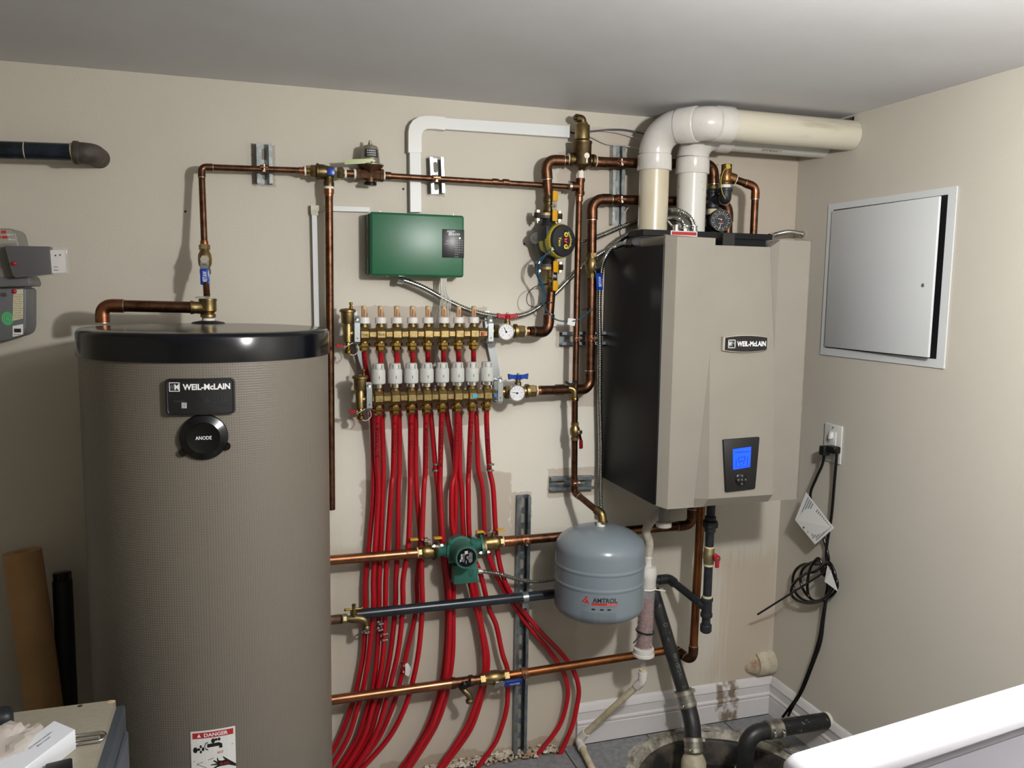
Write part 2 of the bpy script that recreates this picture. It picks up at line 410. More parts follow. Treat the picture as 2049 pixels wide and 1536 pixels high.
# skirting boards
bb_m = mat('white_painted_skirting', 'd4d1cf', .35, 0, 'c6c2bf', 8)
def bbmat_stained():
    m = wall_material('stained_skirting', 'd2cfce', [('6b5434', .85, [ (P(1434,1380).x, .05, P(1446,1380).x, .135),(P(1460,1380).x, .045, P(1470,1380).x, .145),(P(1440,1380).x, .0, P(1466,1380).x, .035)], .035, 42, .009, .6)])
    m.node_tree.nodes['Principled BSDF'].inputs['Roughness'].default_value = .35; return m
prof = [(.0,.0),(.016,.0),(.016,.062),(.014,.066),(.017,.070),(.017,.076),(.012,.082),(.012,.108),(.015,.112),(.013,.118),(.008,.130),(.004,.136),(.0,.138)]
bb = MB(); xs0, xs1 = P(1155,1411,-.01).x, XR
bb.prism([V(xs0,-d,z) for (d,z) in prof], V(xs1-xs0,0,0)); keep_world(struct('baseboard_back', bb, bbmat_stained()))
bb = MB(); bb.prism([V(XR-d,-.016,z) for (d,z) in prof], V(0,-1.6,0)); keep_world(struct('baseboard_right', bb, bb_m))
# lamp holder on the ceiling above the bulb
lh = thing('ceiling_lamp', 'white porcelain lamp holder with a bare bulb on the ceiling', 'lamp', (LAMP.x, LAMP.y, ZC))
MB().lathe((LAMP.x,LAMP.y,ZC), (0,0,-1), [(.055,0),(.055,.012),(.03,.03),(.026,.07),(.02,.072)], 24).build('lamp_holder', white_pl, lh)

# ================================================================== HOT WATER TANK
TC = (-.0955, -.362); TR = .2725
def stucco(name, col, s=165):
    m = bpy.data.materials.new(name); m.use_nodes = True; nt = m.node_tree; N, L = nt.nodes, nt.links; b = N['Principled BSDF']
    b.inputs['Base Color'].default_value = lin(col); b.inputs['Roughness'].default_value = .42
    tc = N.new('ShaderNodeTexCoord'); sp = N.new('ShaderNodeSeparateXYZ'); L.new(tc.outputs['Object'], sp.inputs[0])
    at = N.new('ShaderNodeMath'); at.operation = 'ARCTAN2'; L.new(sp.outputs[0], at.inputs[0]); L.new(sp.outputs[1], at.inputs[1])
    def sn(src, k):
        a = N.new('ShaderNodeMath'); a.operation = 'MULTIPLY'; a.inputs[1].default_value = k; L.new(src, a.inputs[0])
        c = N.new('ShaderNodeMath'); c.operation = 'SINE'; L.new(a.outputs[0], c.inputs[0]); return c.outputs[0]
    mu = N.new('ShaderNodeMath'); mu.operation = 'ADD'; L.new(sn(at.outputs[0], 2*PI*s*TR), mu.inputs[0]); L.new(sn(sp.outputs[2], 2*PI*s), mu.inputs[1])
    bp = N.new('ShaderNodeBump'); bp.inputs['Strength'].default_value = .22; bp.inputs['Distance'].default_value = .0004
    L.new(mu.outputs[0], bp.inputs['Height']); L.new(bp.outputs[0], b.inputs['Normal']); return m
tank = thing('hot_water_tank', 'tall taupe cylindrical hot water tank with a glossy black lid', 'water tank', (TC[0],TC[1],0))
ZT = 1.5-.094
MB().lathe((*TC,0), (0,0,1), [(TR-.01,0),(TR-.01,.03),(TR,.03),(TR,ZT-.03)], 96).build('tank_shell', stucco('textured_taupe_enamel','706a60', 190), tank)
lid_m = mat('glossy_black_lid', '0a0d13', .17, spec=.45)
LR = .2765
MB().lathe((*TC,0), (0,0,1), [(LR-.006,ZT-.058),(LR,ZT-.058),(LR,ZT-.009),(LR-.002,ZT-.004),(LR-.007,ZT),(LR-.03,ZT+.0015),(LR*.6,ZT+.003),(.01,ZT+.004)], 96).build('lid', lid_m, tank)
def on_tank(px, py, R=TR+.001): return CYL(px, py, TC, R)
def tank_map(px, py, R):
    q = on_tank(px, py); th0 = math.atan2(q.x-TC[0], -(q.y-TC[1])); z0 = q.z
    def f(a, b, rr=R): th = th0+a/TR; return V(TC[0]+rr*math.sin(th), TC[1]-rr*math.cos(th), z0+b)
    return f
def curved_plate(mp, w, h, r0, r1, rc=.008, n=10):
    """rounded rectangle wrapped on the tank between radii r0 and r1"""
    mb = MB(); loop = []
    def corner(cx, cy, a0): return [(cx+rc*math.cos(a0+PI/2*i/4), cy+rc*math.sin(a0+PI/2*i/4)) for i in range(5)]
    pts = corner(w/2-rc, h/2-rc, 0)+[(w/2-rc-(w-2*rc)*i/n, h/2) for i in range(1,n)]+corner(-w/2+rc, h/2-rc, PI/2)+corner(-w/2+rc, -h/2+rc, PI)+[(-w/2+rc+(w-2*rc)*i/n, -h/2) for i in range(1,n)]+corner(w/2-rc, -h/2+rc, 3*PI/2)
    def ring(sc, rr): return [mp(x*sc, y*sc, rr) for (x, y) in pts]
    rs = [ring(1, r0), ring(1, r1-.002), ring(.985, r1), ring(.94, r1), ring(.92, r1-.0015), ring(.5, r1-.0015), ring(.02, r1-.0015)]
    mb.rings([r[::-1] for r in rs]); return mb
mp = tank_map(401.5, 793, TR)
bd = curved_plate(mp, .131, .074, TR-.004, TR+.010).build('badge', black_matte, tank)
t = MB(); RB = TR+.0092
put_text(t, 'WEIL-McLAIN', None, None, None, .088, .0125, .035, mapf=lambda a,b: mp(a+.012, b+.0205, RB))
fr = MB()
def strip(mb, mpf, x0, y0, x1, y1, R): mb.add([mpf(x0,y0,R), mpf(x1,y0,R), mpf(x1,y1,R), mpf(x0,y1,R)], [(0,1,2,3)])
for q in ((-.0575,.0115,-.0375,.013),(-.0575,.0285,-.0375,.03),(-.0575,.0115,-.056,.03),(-.039,.0115,-.0375,.03)): strip(t, mp, *q, RB)
put_text(t, 'M', None, None, None, .009, .0115, .04, mapf=lambda a,b: mp(a-.043, b+.0205, RB))
t.build('lettering', ink_w, bd, smooth=False)
t = MB(); put_text(t, 'W', None, None, None, .009, .0115, .01, mapf=lambda a,b: mp(a-.0525, b+.0205, RB)); 
t.build('logo_mark', ink_g, bd, smooth=False); t = MB()
for k in range(5): strip(t, mp, -.0335-.0012+k*.002, -.0225, -.0325-.0012+k*.002, -.011, RB)
t.build('water_jet', ink_w, bd, smooth=False, kind='stuff')
t = MB(); put_text(t, 'AQUA', None, None, None, .045, .014, .005, mapf=lambda a,b: mp(a+.029, b-.0085, RB))
strip(t, mp, -.050,-.007,-.034,-.010,RB); strip(t, mp, -.036,-.012,-.028,-.0065,RB); strip(t, mp, -.058,.0035,.058,.0045,RB)
put_text(t, 'indirect fired', None, None, None, .026, .004, 0, mapf=lambda a,b: mp(a+.041, b-.018, RB))
t.build('embossed_lettering', mat('dull_dark_emboss','2b2e33',.35), bd, smooth=False)
# anode cover
q = on_tank(408, 874); ax = V(q.x-TC[0], q.y-TC[1], 0).normalized(); c0 = q-ax*.012
an = MB(); an.lathe(c0, ax, [(.0475,0),(.0475,.014),(.046,.017),(.032,.0235),(.028,.0225),(.001,.0225)], 48)
sd = UZ.cross(ax).normalized()
for (a, b) in ((0,.050),(-.040,-.030),(.043,-.021)):
    cc = c0+ax*.006+sd*a+UZ*b; an.cyl(cc-ax*.004, cc+ax*.008, .0085, 16); an.cyl(cc+ax*.008, cc+ax*.010, .003, 8)
an_o = an.build('anode_cover', black_pl, tank)
t = MB(); put_text(t, 'ANODE', c0+ax*.0232, sd, UZ, .031, .0075, .01); t.build('lettering', ink_w, an_o, smooth=False)
# danger label
mp2 = tank_map(428, 1535, TR); Rl = TR+.0012
def mpt(a, b, R=Rl, mp2=mp2): return mp2(a, b+.02*0+a*.12*0, R)
dl = MB()
def gridstrip(mb, f, x0,y0,x1,y1,R,n=6):
    for i in range(n):
        a, b = x0+(x1-x0)*i/n, x0+(x1-x0)*(i+1)/n; mb.add([f(a,y0,R),f(b,y0,R),f(b,y1,R),f(a,y1,R)], [(0,1,2,3)])
gridstrip(dl, mpt, -.045,-.08,.045,.086,Rl)
dlo = dl.build('danger_label', paper, tank, smooth=False, label='white danger sticker with a red header and a scalded hand')
t = MB(); gridstrip(t, mpt, -.041,.069,.041,.082,Rl+.0003); t.build('red_header', ink_r, dlo, smooth=False)
t = MB(); put_text(t, 'DANGER', None,None,None,.048,.0085,.03, mapf=lambda a,b: mpt(a+.006,b+.0755,Rl+.0006))
t.add([mpt(-.032,.072,Rl+.0006),mpt(-.024,.072,Rl+.0006),mpt(-.028,.080,Rl+.0006)],[(0,1,2)]); t.build('header_lettering', ink_w, dlo, smooth=False)
t = MB(); R6 = Rl+.0004
def poly(mb, pts, R=R6, ox=0, oy=0, s=1): mb.add([mpt(ox+x*s, oy+y*s, R) for (x,y) in pts], [list(range(len(pts)))])
def disc(mb, x, y, r, rx=1): poly(mb, [(x+r*rx*math.cos(2*PI*i/14), y+r*math.sin(2*PI*i/14)) for i in range(14)])
disc(t, -.036, .044, .0065, .7); disc(t, -.029, .045, .003); disc(t, -.025,.051,.0035,.6); disc(t, -.025,.039,.0035,.6); disc(t,-.0205,.045,.0045,.6)
disc(t, .000, .061, .0055,.7); disc(t, .006,.063,.003); disc(t,.012,.063,.0035,.8)
poly(t, [(-.012,.047),(-.012,.055),(.012,.056),(.018,.052),(.0185,.043),(.012,.043),(.0115,.048)])
poly(t, [(-.018,.051),(-.015,.058),(-.010,.060),(-.010,.058),(-.014,.056),(-.0165,.051),(-.015,.046),(-.010,.043),(-.010,.041),(-.015,.043)])
poly(t, [(.045,.0),(.030,.013),(.021,.021),(.019,.023),(.019,.020),(.023,.014),(.016,.013),(.010,.015),(.008,.022),(.0065,.019),(.0075,.012),(.001,.017),(-.001,.015),(.006,.009),(-.006,.008),(-.006,.006),(.008,.005),(-.002,-.001),(-.002,-.003),(.012,.001),(.030,.001),(.045,-.006)])
for (x0,y0,x1,y1) in ((-.041,.018,.040,.047),(-.034,.012,.0,.022),(-.034,.012,-.005,-.004)):
    d = math.hypot(x1-x0,y1-y0); nx, ny = -(y1-y0)/d*.0005, (x1-x0)/d*.0005
    poly(t, [(x0+nx,y0+ny),(x0-nx,y0-ny),(x1-nx,y1-ny),(x1+nx,y1+ny)])
for k in range(6): gridstrip(t, mpt, -.036,-.02-k*.008,.036-.01*(k%3),-.017-k*.008,R6,4)
t.build('warning_picture', ink, dlo, smooth=False)
t = MB(); put_text(t,'HOT',None,None,None,.012,.006,.01,mapf=lambda a,b: mpt(a+.0145,b+.033,R6)); put_text(t,'BURN',None,None,None,.018,.005,.01,mapf=lambda a,b: mpt(a+.022,b+.006,R6+.0003)); t.build('red_words', ink_r, dlo, smooth=False)
# fitting on top of the lid
FT = V(P(417,648,-.17).x, -.17, ZT+.002)
MB().lathe(FT, (0,0,1), [(.042,0),(.038,.004),(.022,.007),(.018,.008)], 32).build('lid_grommet', black_matte, tank)

# ================================================================== BOILER
BX0, BX1 = 1.072, 1.532; BT = 1.5+.134; BB = 1.5-.592
boiler = thing('wall_boiler', 'large wall-hung boiler with a taupe front cover and black sides', 'boiler', (1.3,0,BB))
side_m = mat('black_satin_panel', '0b0d10', .5, 0, '0e1013', 5, spec=.3)
MB().rbox((BX0,-.372,BB),(BX1-.003,-.002,BT-.004), .003).build('casing', side_m, boiler)
MB().rbox((BX0-.004,-.388,BB+.004),(BX0+.004,-.004,BT), .002).build('side_panel', side_m, boiler)
capf = [(1.096,-.205),(1.096,-.120),(1.124,-.120),(1.124,-.03),(BX1-.004,-.03),(BX1-.004,-.205)]
MB().prism([V(x,y,BT-.01) for x,y in capf], V(0,0,.048)).build('top_cap', side_m, boiler, smooth=False)
platef = [(1.093,-.214),(1.093,-.118),(1.121,-.118),(1.121,-.025),(BX1,-.025),(BX1,-.214)]
MB().prism([V(x,y,1.5+.170) for x,y in platef], V(0,0,.017)).build('top_plate', side_m, boiler, smooth=False)
# front cover: two flat bands, a leaning centre panel, wrapped edges
fc = MB(); zT, zB = 1.5+.158, BB; xA, xB_, xC, xD = 1.096, 1.213, 1.418, 1.533
YB = -.412
def quad(mb, *p): mb.add(p, [list(range(len(p)))])
fc.prism([V(BX0+.001,-.378,zB+.004),V(BX0+.001,-.388,zB+.002),V(xA,YB,zB-.004),V(xB_,YB,zB-.004),V(xB_,-.37,zB-.004)], V(0,0,zT-zB))
fc.prism([V(xC,-.37,zB-.002),V(xC,YB,zB-.002),V(xD-.012,YB,zB-.002),V(xD,YB+.01,zB),V(xD,-.36,zB)], V(0,0,zT-zB))
cT, cB = 1.5+.136, BB+.02
fc.prism([V(xB_-.003,-.372,cT),V(xB_-.003,-.395,cT),V(xB_-.003,-.436,cB+.004),V(xB_-.003,-.414,cB-.022),V(xB_-.003,-.372,cB-.022)], V(xC-xB_+.006,0,0))
zx = cT-(YB+.395)/(-.436+.395)*(cT-cB)*1.0; zx = cT-(.412-.395)/(.436-.395)*(cT-cB)
A_, B_, C_, D_, E_ = V(xB_-.002,YB-.0002,zx), V(xB_-.002,-.436,cB+.004), V(xB_-.034,YB-.0002,cB+.002), V(xB_-.002,-.414,cB-.022), V(xB_-.034,YB,cB-.022)
fc.add([A_,C_,B_,D_,E_,V(xB_+.004,YB+.006,zx),V(xB_+.004,YB+.006,cB-.022)], [(0,1,2),(1,4,3,2)])
A_, B_, C_ = V(xC,YB,zx+.02), V(xC-.018,-.3955,cT), V(xC,YB,cT+.018)
fc.add([A_,B_,C_,V(xC-.018,-.3955,cT)+V(0,.02,0),C_+V(0,.03,0)], [(0,2,1),(1,2,4,3)])
# strip the centre's left edge to a wedge
fco = fc.build('front_cover', taupe, boiler, ang=20)
MB().rbox((BX0+.018,-.372,BT),(BX0+.030,-.205,1.5+.160), .001).build('cover_flange', taupe, boiler)
MB().rbox((xC,-.37,BT),(BX1-.004,-.345,1.5+.158), .001).build('cover_flange', taupe, boiler)
MB().box((1.262,-.37,BT-.01),(1.300,-.33,1.5+.172)).build('latch_block', black_pl, boiler)
# badge
def ycen(z): return -.395+(-.436+.395)*(cT-z)/(cT-cB)
c = P(1487,687,ycen(1.5-.14)); yb = ycen(c.z)
b1 = MB()
def bulge_plate(cx, cz, w, h, y0, y1, bow, n=14):
    top = [(cx-w/2+w*i/n, cz+h/2+bow*(1-((2*i/n)-1)**2)) for i in range(n+1)]; bot = [(cx+w/2-w*i/n, cz-h/2-bow*(1-((2*i/n)-1)**2)) for i in range(n+1)]
    pts = top+bot; m = MB()
    def ring(s_, y): return [V(cx+(x-cx)*s_, y, cz+(z-cz)*s_) for (x,z) in pts]
    m.rings([ring(1,y0), ring(1,y1+.002), ring(.97,y1)]); return m
bulge_plate(c.x, c.z, .141, .038, yb+.012, yb-.010, .006).build('badge_bezel', mat('light_taupe_trim','a9a496',.4), boiler)
bo = bulge_plate(c.x+.003, c.z, .134, .034, yb+.01, yb-.014, .005).build('badge', black_matte, boiler)
t = MB(); yt = yb-.0146
put_text(t, 'WEIL-McLAIN', V(c.x+.018,yt,c.z), RX, UZ, .093, .0145, .035)
for q in ((-.057,-.0115,-.034,-.0098),(-.057,.0098,-.034,.0115),(-.057,-.0115,-.0553,.0115),(-.0357,-.0115,-.034,.0115)): t.add([V(c.x+q[0],yt,c.z+q[1]),V(c.x+q[2],yt,c.z+q[1]),V(c.x+q[2],yt,c.z+q[3]),V(c.x+q[0],yt,c.z+q[3])],[(0,1,2,3)])
put_text(t, 'W', V(c.x-.0502,yt,c.z), RX, UZ, .0095, .014, .03); t.build('lettering', ink_w, bo, smooth=False)
t = MB(); put_text(t, 'M', V(c.x-.0405,yt,c.z), RX, UZ, .0085, .014, .01); t.build('logo_mark', ink_g, bo, smooth=False)
# control panel: slightly tapered
zc = 1.5-.5; 
def pc(px, py): 
    q = P(px, py, -.43); return P(px, py, ycen(q.z)-.008)
TL, TRr, BR, BL = pc(1448,880), pc(1521,874), pc(1512,978), pc(1453,985)
cp = MB(); dv = V(0,.014,0)
cp.bevelled(lambda m: m.prism([TL,TRr,BR,BL], dv), .003); cpo = cp.build('control_panel', black_matte, boiler)
def cpq(u, v, d=.001):
    a = TL.lerp(TRr, u); b = BL.lerp(BR, u); return a.lerp(b, v)+V(0,-d,0)
t = MB(); t.add([cpq(.24,.19),cpq(.76,.17),cpq(.76,.56),cpq(.24,.58)], [(0,3,2,1)]); sco = t.build('screen', screen_blue, cpo, smooth=False)
t = MB(); dkb = mat('screen_dark_blue','0518a0',.3, emit='0a25c0', estr=.7)
for (a,b,c_,d) in ((.30,.25,.70,.265),(.32,.38,.34,.52),(.40,.35,.60,.36),(.40,.35,.42,.45),(.66,.36,.68,.52),(.58,.35,.60,.45),(.30,.53,.70,.54)): t.add([cpq(a,b,.0013),cpq(c_,b,.0013),cpq(c_,d,.0013),cpq(a,d,.0013)],[(0,3,2,1)])
cc = cpq(.5,.47,.0013)
t.rings([[cc+V(math.cos(2*PI*i/16)*r,0,math.sin(2*PI*i/16)*r) for i in range(16)] for r in (.0055,.0075)], cap=False)
t.build('screen_symbols', dkb, sco, smooth=False)
cc = cpq(.5,.79,0); MB().lathe(cc, FY, [(.019,0),(.019,.001),(.017,.0025),(.001,.003)], 28).build('button_pad', black_pl, cpo)
for (a,b) in ((0,0),(0,.0115),(0,-.0115),(.0115,0),(-.0115,0)):
    MB().lathe(cc+V(a,-.002,b), FY, [(.0042,0),(.0042,.003),(.003,.004),(.0005,.0042)], 14).build('button', mat('button_grey','3a3c3e',.4), cpo)
# small warning label on the top plate
a = P(1342,470,-.216); a.z = 1.5+.180; t = MB().box((a.x,-.2165,a.z-.010),(a.x+.088,-.2145,a.z+.006)); wl = t.build('warning_label', paper, boiler, smooth=False)
MB().box((a.x+.003,-.2172,a.z-.006),(a.x+.085,-.2164,a.z+.0035)).build('red_print', ink_r, wl, smooth=False)
for px_ in (1395,1548): 
    q = P(px_, 1004, -.3); MB().cyl(V(q.x,-.36,BB-.002), V(q.x,-.36,BB+.01), .008, 10).build('foot', black_pl, boiler)

# ================================================================== VENT PIPES
VR = .0445; HZ = 1.5+.4915
v1 = thing('vent_pipe', 'yellowed plastic vent pipe leaving the boiler top at left', 'vent pipe', (1.166,-.125,1.687), 'plastic vent pipes above the boiler')
p0, p1, p2, p3 = V(1.168,-.125,1.687), V(1.168,-.125,HZ), V(1.262,-.257,HZ), V(XR,-.257,HZ)
pv = [p0,p1,p2,p3]
a1, _ = arc_at(p1,p0,p2,.075,12); a2, _ = arc_at(p2,p1,p3,.05,10)
MB().cyl(p0, a1[0], VR, 40).build('pipe', cream_pvc2, v1)
MB().cyl(a2[-1], p3+V(-.001,0,0), VR, 40).build('pipe', cream_pvc, v1)
def elbow(arc, dA, dB, sa, sb, root, R=VR*1.08, m=white_pvc, hub=1.1):
    e = MB(); e.sweep(arc, R, 40)
    e.lathe(arc[0]+dA*.003, dA, [(R*.98,-.004),(VR*hub*1.03,0),(VR*hub*1.05,sa-.002),(VR*hub*1.02,sa),(VR*1.005,sa)], 40)
    e.lathe(arc[-1]+dB*.003, dB, [(R*.98,-.004),(VR*hub*1.03,0),(VR*hub*1.05,sb-.002),(VR*hub*1.02,sb),(VR*1.005,sb)], 40)
    e.build('elbow', m, root)
d12 = (p2-p1).normalized()
gap_ = (a2[0]-a1[-1]).length; elbow(a1, V(0,0,-1), d12, .045, max(gap_-.004,.012), v1); elbow(a2, -d12, V(1,0,0), .003, .05, v1)
v2 = thing('vent_pipe', 'scuffed white plastic vent pipe behind, its run partly hidden by the nearer one', 'vent pipe', (1.294,-.125,1.687), 'plastic vent pipes above the boiler')
q0, q1, q2 = V(1.297,-.125,1.687), V(1.297,-.125,HZ-.003), V(XR,-.125,HZ-.003)
a3, _ = arc_at(q1,q0,q2,.075,12)
scuff = mat('scuffed_white_pvc', 'd4d2cb', .2, 0, '6f8f68', 60, stretch=(1,1,.35), contrast=(.66,.72))
MB().cyl(q0, a3[0], VR, 40).build('pipe', scuff, v2); MB().cyl(a3[-1], q2-V(.001,0,0), VR, 40).build('pipe', mat('white_pvc_pipe','cfcdc6',.3), v2)
elbow(a3, V(0,0,-1), V(1,0,0), .045, .045, v2)
t = MB(); 
for (s_, a, b, w) in (('SCH 40 PVC 1',1.56,-.42,.07),):
    def mpz(aa,bb): 
        th = -2.1; th = th+bb/VR; return V(a+aa, -.125+math.cos(th)*(VR+.0006), HZ-.003+math.sin(th)*(VR+.0006))
    put_text(t, s_, None,None,None,w,.009,.01, mapf=mpz)
t.build('printed_marks', ink, v2, smooth=False)

# ================================================================== STRUTS (slotted channel) with their clamps
def strut(label, a, b, w=.041, d=.028, m=None, slots=True, y0=0.0, group='metal strut channels on the wall'):
    """a, b = centres of the two ends on the wall; opening faces the room"""
    m = m or steel; a, b = Vector(a), Vector(b); L = (b-a).length; ax = (b-a).normalized(); sd = ax.cross(FY).normalized()
    root = thing('strut_channel', label, 'strut', a, group); mb = MB(); t = .0028
    prof = [(-w/2,0),(w/2,0),(w/2,d),(w/2-.009,d),(w/2-.009,d-.006),(w/2-.009+t-.001,d-.006),(w/2-.009+t-.001,d-t),(w/2-t,d-t),(w/2-t,t),(-w/2+t,t),(-w/2+t,d-t),(-w/2+.009-t+.001,d-t),(-w/2+.009-t+.001,d-.006),(-w/2+.009,d-.006),(-w/2+.009,d),(-w/2,d)]
    mb.prism([a+sd*p+FY*(q+y0) for (p,q) in prof], ax*L); mb.build('rail', m, root, smooth=False)
    n = max(1, int(L/.05)); sl = MB()
    for i in range(n):
        c = a+ax*(L*(i+.5)/n)+FY*(t+.0004+y0); pts = []
        for k in range(16):
            th = 2*PI*k/16; off = .009 if math.cos(th) > 0 else -.009
            pts.append(c+ax*(math.cos(th)*.0065+off)+sd*math.sin(th)*.0065)
        s = MB(); s.prism(pts, FY*.0003); s.build('slot', mat('slot_shadow_wall','8b8374',.7), root, smooth=False)
    return root
def clamp(root, c, axis, r, m=copper, w=.02, out=.0):
    """pipe clamp ring round a pipe of radius r at c (axis = pipe direction) with a bolt in front"""
    c, axis = Vector(c), Vector(axis).normalized(); sd = axis.cross(FY).normalized()
    k = MB(); k.lathe(c-axis*w/2, axis, [(r*1.005,0),(r*1.16,0),(r*1.16,w),(r*1.005,w)], 24, cap=False)
    e = c+FY*(r*1.1+.007); k.obox(e, axis*w*.5, FY*.009, sd*.0014); 
    cl = k.build('clamp', m, root); b = MB(); b.cyl(e-sd*.009, e+sd*.011, .003, 8); b.cyl(e+sd*.006, e+sd*.011, .0055, 6); b.build('bolt', solder, cl)
PY = -.045
s1 = strut('short upright channel holding the thin pipe, left of the backflow fitting', P(528,289), P(530,369), m=steel)
s2 = strut('short upright channel between the white raceway and the vertical pump', P(870,317), P(873,388), m=steel)
s3 = strut('tall upright channel left of the plastic vents holding two thick pipes', P(1232,294), P(1230,450), m=steel)
s4 = strut('level grey channel behind the two vertical pipes beside the boiler', P(1119,676), P(1214,675), m=steel_grey)
s5 = strut('level grey channel just above the grey expansion tank', P(1098,965), P(1183,962), m=steel_grey)
s6 = strut('floor length grey channel behind the lower pipes', P(1045,989), V(P(1045,989).x,0,.01), m=steel_grey)

# ================================================================== VALVES
def lever(root, c, n, d, L, m, w=.012, stem=.012, off=.0, name='handle', bend=.006, base_m=None):
    """flat lever: hub at c, standing off along n, reaching along d"""
    c, n, d = Vector(c), Vector(n).normalized(), Vector(d).normalized(); s = n.cross(d).normalized()
    h = MB(); h.cyl(c, c+n*stem, w*.42, 12); h.cyl(c+n*(stem), c+n*(stem+.006), w*.5, 6); h.build('stem', base_m or solder, root)
    a = MB(); z1, z2 = c+n*(stem-.001), c+n*(stem+bend)
    a.obox((z1+z1+d*.014)/2, d*.011, s*w*.5, n*.0012)
    a.obox((z1+d*.012+z2+d*.026)/2, (z2+d*.026-z1-d*.012)/2*1.05, s*w*.45, n*.0012); ho = a.build('handle_plate', chrome, root)
    g = MB(); g.robox((z2+d*.024+z2+d*L)/2, d*(L-.024)/2, s*w*.55, n*.0035, .003, 2); g.build(name, m, root)
    return z2+d*(L+.024)/2+n*.0037, s
def ball_body(root, p0, p1, r, m, hexa=True):
    p0, p1 = Vector(p0), Vector(p1); L = (p1-p0).length; d = (p1-p0)
    MB().lathe(p0, d, [(r*1.12,0),(r*1.12,L*.16)], 6).build('hex_nut', m, root, ang=25)
    MB().lathe(p0+d*.84, d, [(r*1.12,0),(r*1.12,L*.16)], 6).build('hex_nut', m, root, ang=25)
    MB().lathe(p0+d*.15, d, [(r*.95,0),(r*1.0,L*.08),(r*1.32,L*.18),(r*1.4,L*.35),(r*1.32,L*.52),(r*1.0,L*.62),(r*.95,L*.7)], 24).build('valve_body', m, root)
def valve(label, p0, p1, r, m, hdir, hn, L, hm, w=.012, stem=None, ends=True, words=None):
    root = thing('ball_valve', label, 'valve', (Vector(p0)+Vector(p1))/2, 'ball valves')
    del root['group']
    ball_body(root, p0, p1, r, m); c = (Vector(p0)+Vector(p1))/2
    q, s = lever(root, c+Vector(hn).normalized()*r*.9, hn, hdir, L, hm, w, stem or r*.7, bend=.004)
    if words:
        t = MB(); put_text(t, words, q, Vector(hdir).normalized(), (-s if (-s).z >= -.5 else s), L*.42, w*.5, .01); t.build('lettering', ink_w, root, smooth=False)
    return root
def tee_body(root, a, b, c, d, r, m, name='tee', n=20):
    mb = MB(); a, b, c, d = map(Vector, (a,b,c,d)); mb.cyl(a, b, r*1.0, n)
    for q, e in ((a,b),(b,a)): mb.cyl(q, q+(e-q).normalized()*r*.8, r*1.16, n)
    mb.cyl(c, d, r, n); mb.cyl(d+(c-d).normalized()*r*.8, d, r*1.16, n); mb.build(name, m, root)

R12, R34, R1 = .0083, .0112, .0145
# ---- cold feed line along the top of the wall
A = P(528,337,-.050); yA = -.050
cf = thing('cold_feed_pipe', 'thin copper pipe rising from the tank top and running right to the backflow fitting', 'pipe', P(405,590,-.1))
pA, pB, pC, pD = V(FT.x,-.15,P(412,592,-.15).z), P(409,500,-.12), P(403,334,-.058), P(600,341,yA)
pipe_parts(cf, [P(410,520,-.098), pC, pD], R12, copper_dark, rad=.012)
clamp(s1, P(528,337,yA-.001), V(1,0,.02), R12)
v = valve('ball valve with a blue lever hanging down above the hot water tank', P(411,548,-.108), P(409,490,-.094), .0125, brass, V(0,0,-1), FY, .066, blue_h, w=.021, words='WATER')
MB().cyl(P(414,592,-.140), P(411,548,-.108), R12, 16).build('pipe', copper_dark, cf)
coupling(cf, P(409,492,-.094), P(408.5,482,-.092), R12*1.2, copper)
# backflow preventer
bf = thing('backflow_fitting', 'brass backflow preventer with a blue label where the thin pipe turns down', 'valve', P(655,345,yA))
pts = [P(600,341,yA), P(716,348,yA)]; d = (pts[1]-pts[0]).normalized()
MB().lathe(P(598,341,yA), d, [(R12*1.15,0),(R12*1.15,.010),(R12*1.4,.011),(R12*1.4,.016)], 20).build('adapter', copper, bf)
MB().cyl(P(609,342,yA), P(612,342,yA), .0125, 20).build('sealant', white_tape, bf)
MB().lathe(P(612,342,yA), d, [(.011,0),(.011,.012)], 20).build('nipple', brass_shiny, bf)
MB().lathe(P(621,342.5,yA), d, [(.0175,0),(.0185,.003),(.0185,.013),(.0165,.016)], 6).build('union_nut', brass, bf, ang=25)
MB().lathe(P(631,343,yA), d, [(.015,0),(.023,.003),(.023,.008),(.0205,.009),(.0205,.020),(.018,.03),(.0165,.046),(.0145,.05)], 28).build('body', bronze, bf)
MB().lathe(P(675,346,yA), d, [(.0165,0),(.0175,.003),(.0175,.013),(.0155,.016)], 6).build('union_nut', brass, bf, ang=25)
MB().lathe(P(685,346,yA), d, [(.011,0),(.011,.012)], 20).build('nipple', brass_shiny, bf)
a = P(658,346,yA); b = P(658,373,yA); MB().lathe(a, b-a, [(.012,0),(.0125,.022),(.0145,.026),(.0145,(b-a).length)], 20).build('drain_outlet', bronze, bf)
a = P(661,345,yA); MB().rbox((a.x-.010,a.y-.0205,a.z-.010),(a.x+.010,a.y-.016,a.z+.010),.001).build('blue_label', blue_h, bf)
MB().cyl(P(658,373,yA), P(658,379,yA), .013, 20).build('sealant', white_tape, bf)
dp = thing('drain_pipe', 'long vertical copper pipe dropping from the backflow preventer beside the tank', 'pipe', P(658,380,yA))
MB().lathe(P(658,378,yA), V(0,0,-1), [(R34*1.25,0),(R34*1.25,.012),(R34*1.1,.013),(R34*1.1,.02)], 20).build('adapter', copper, dp)
MB().cyl(P(658,383,yA), P(663,1019,yA), R34, 20).build('pipe', copper_dark, dp)
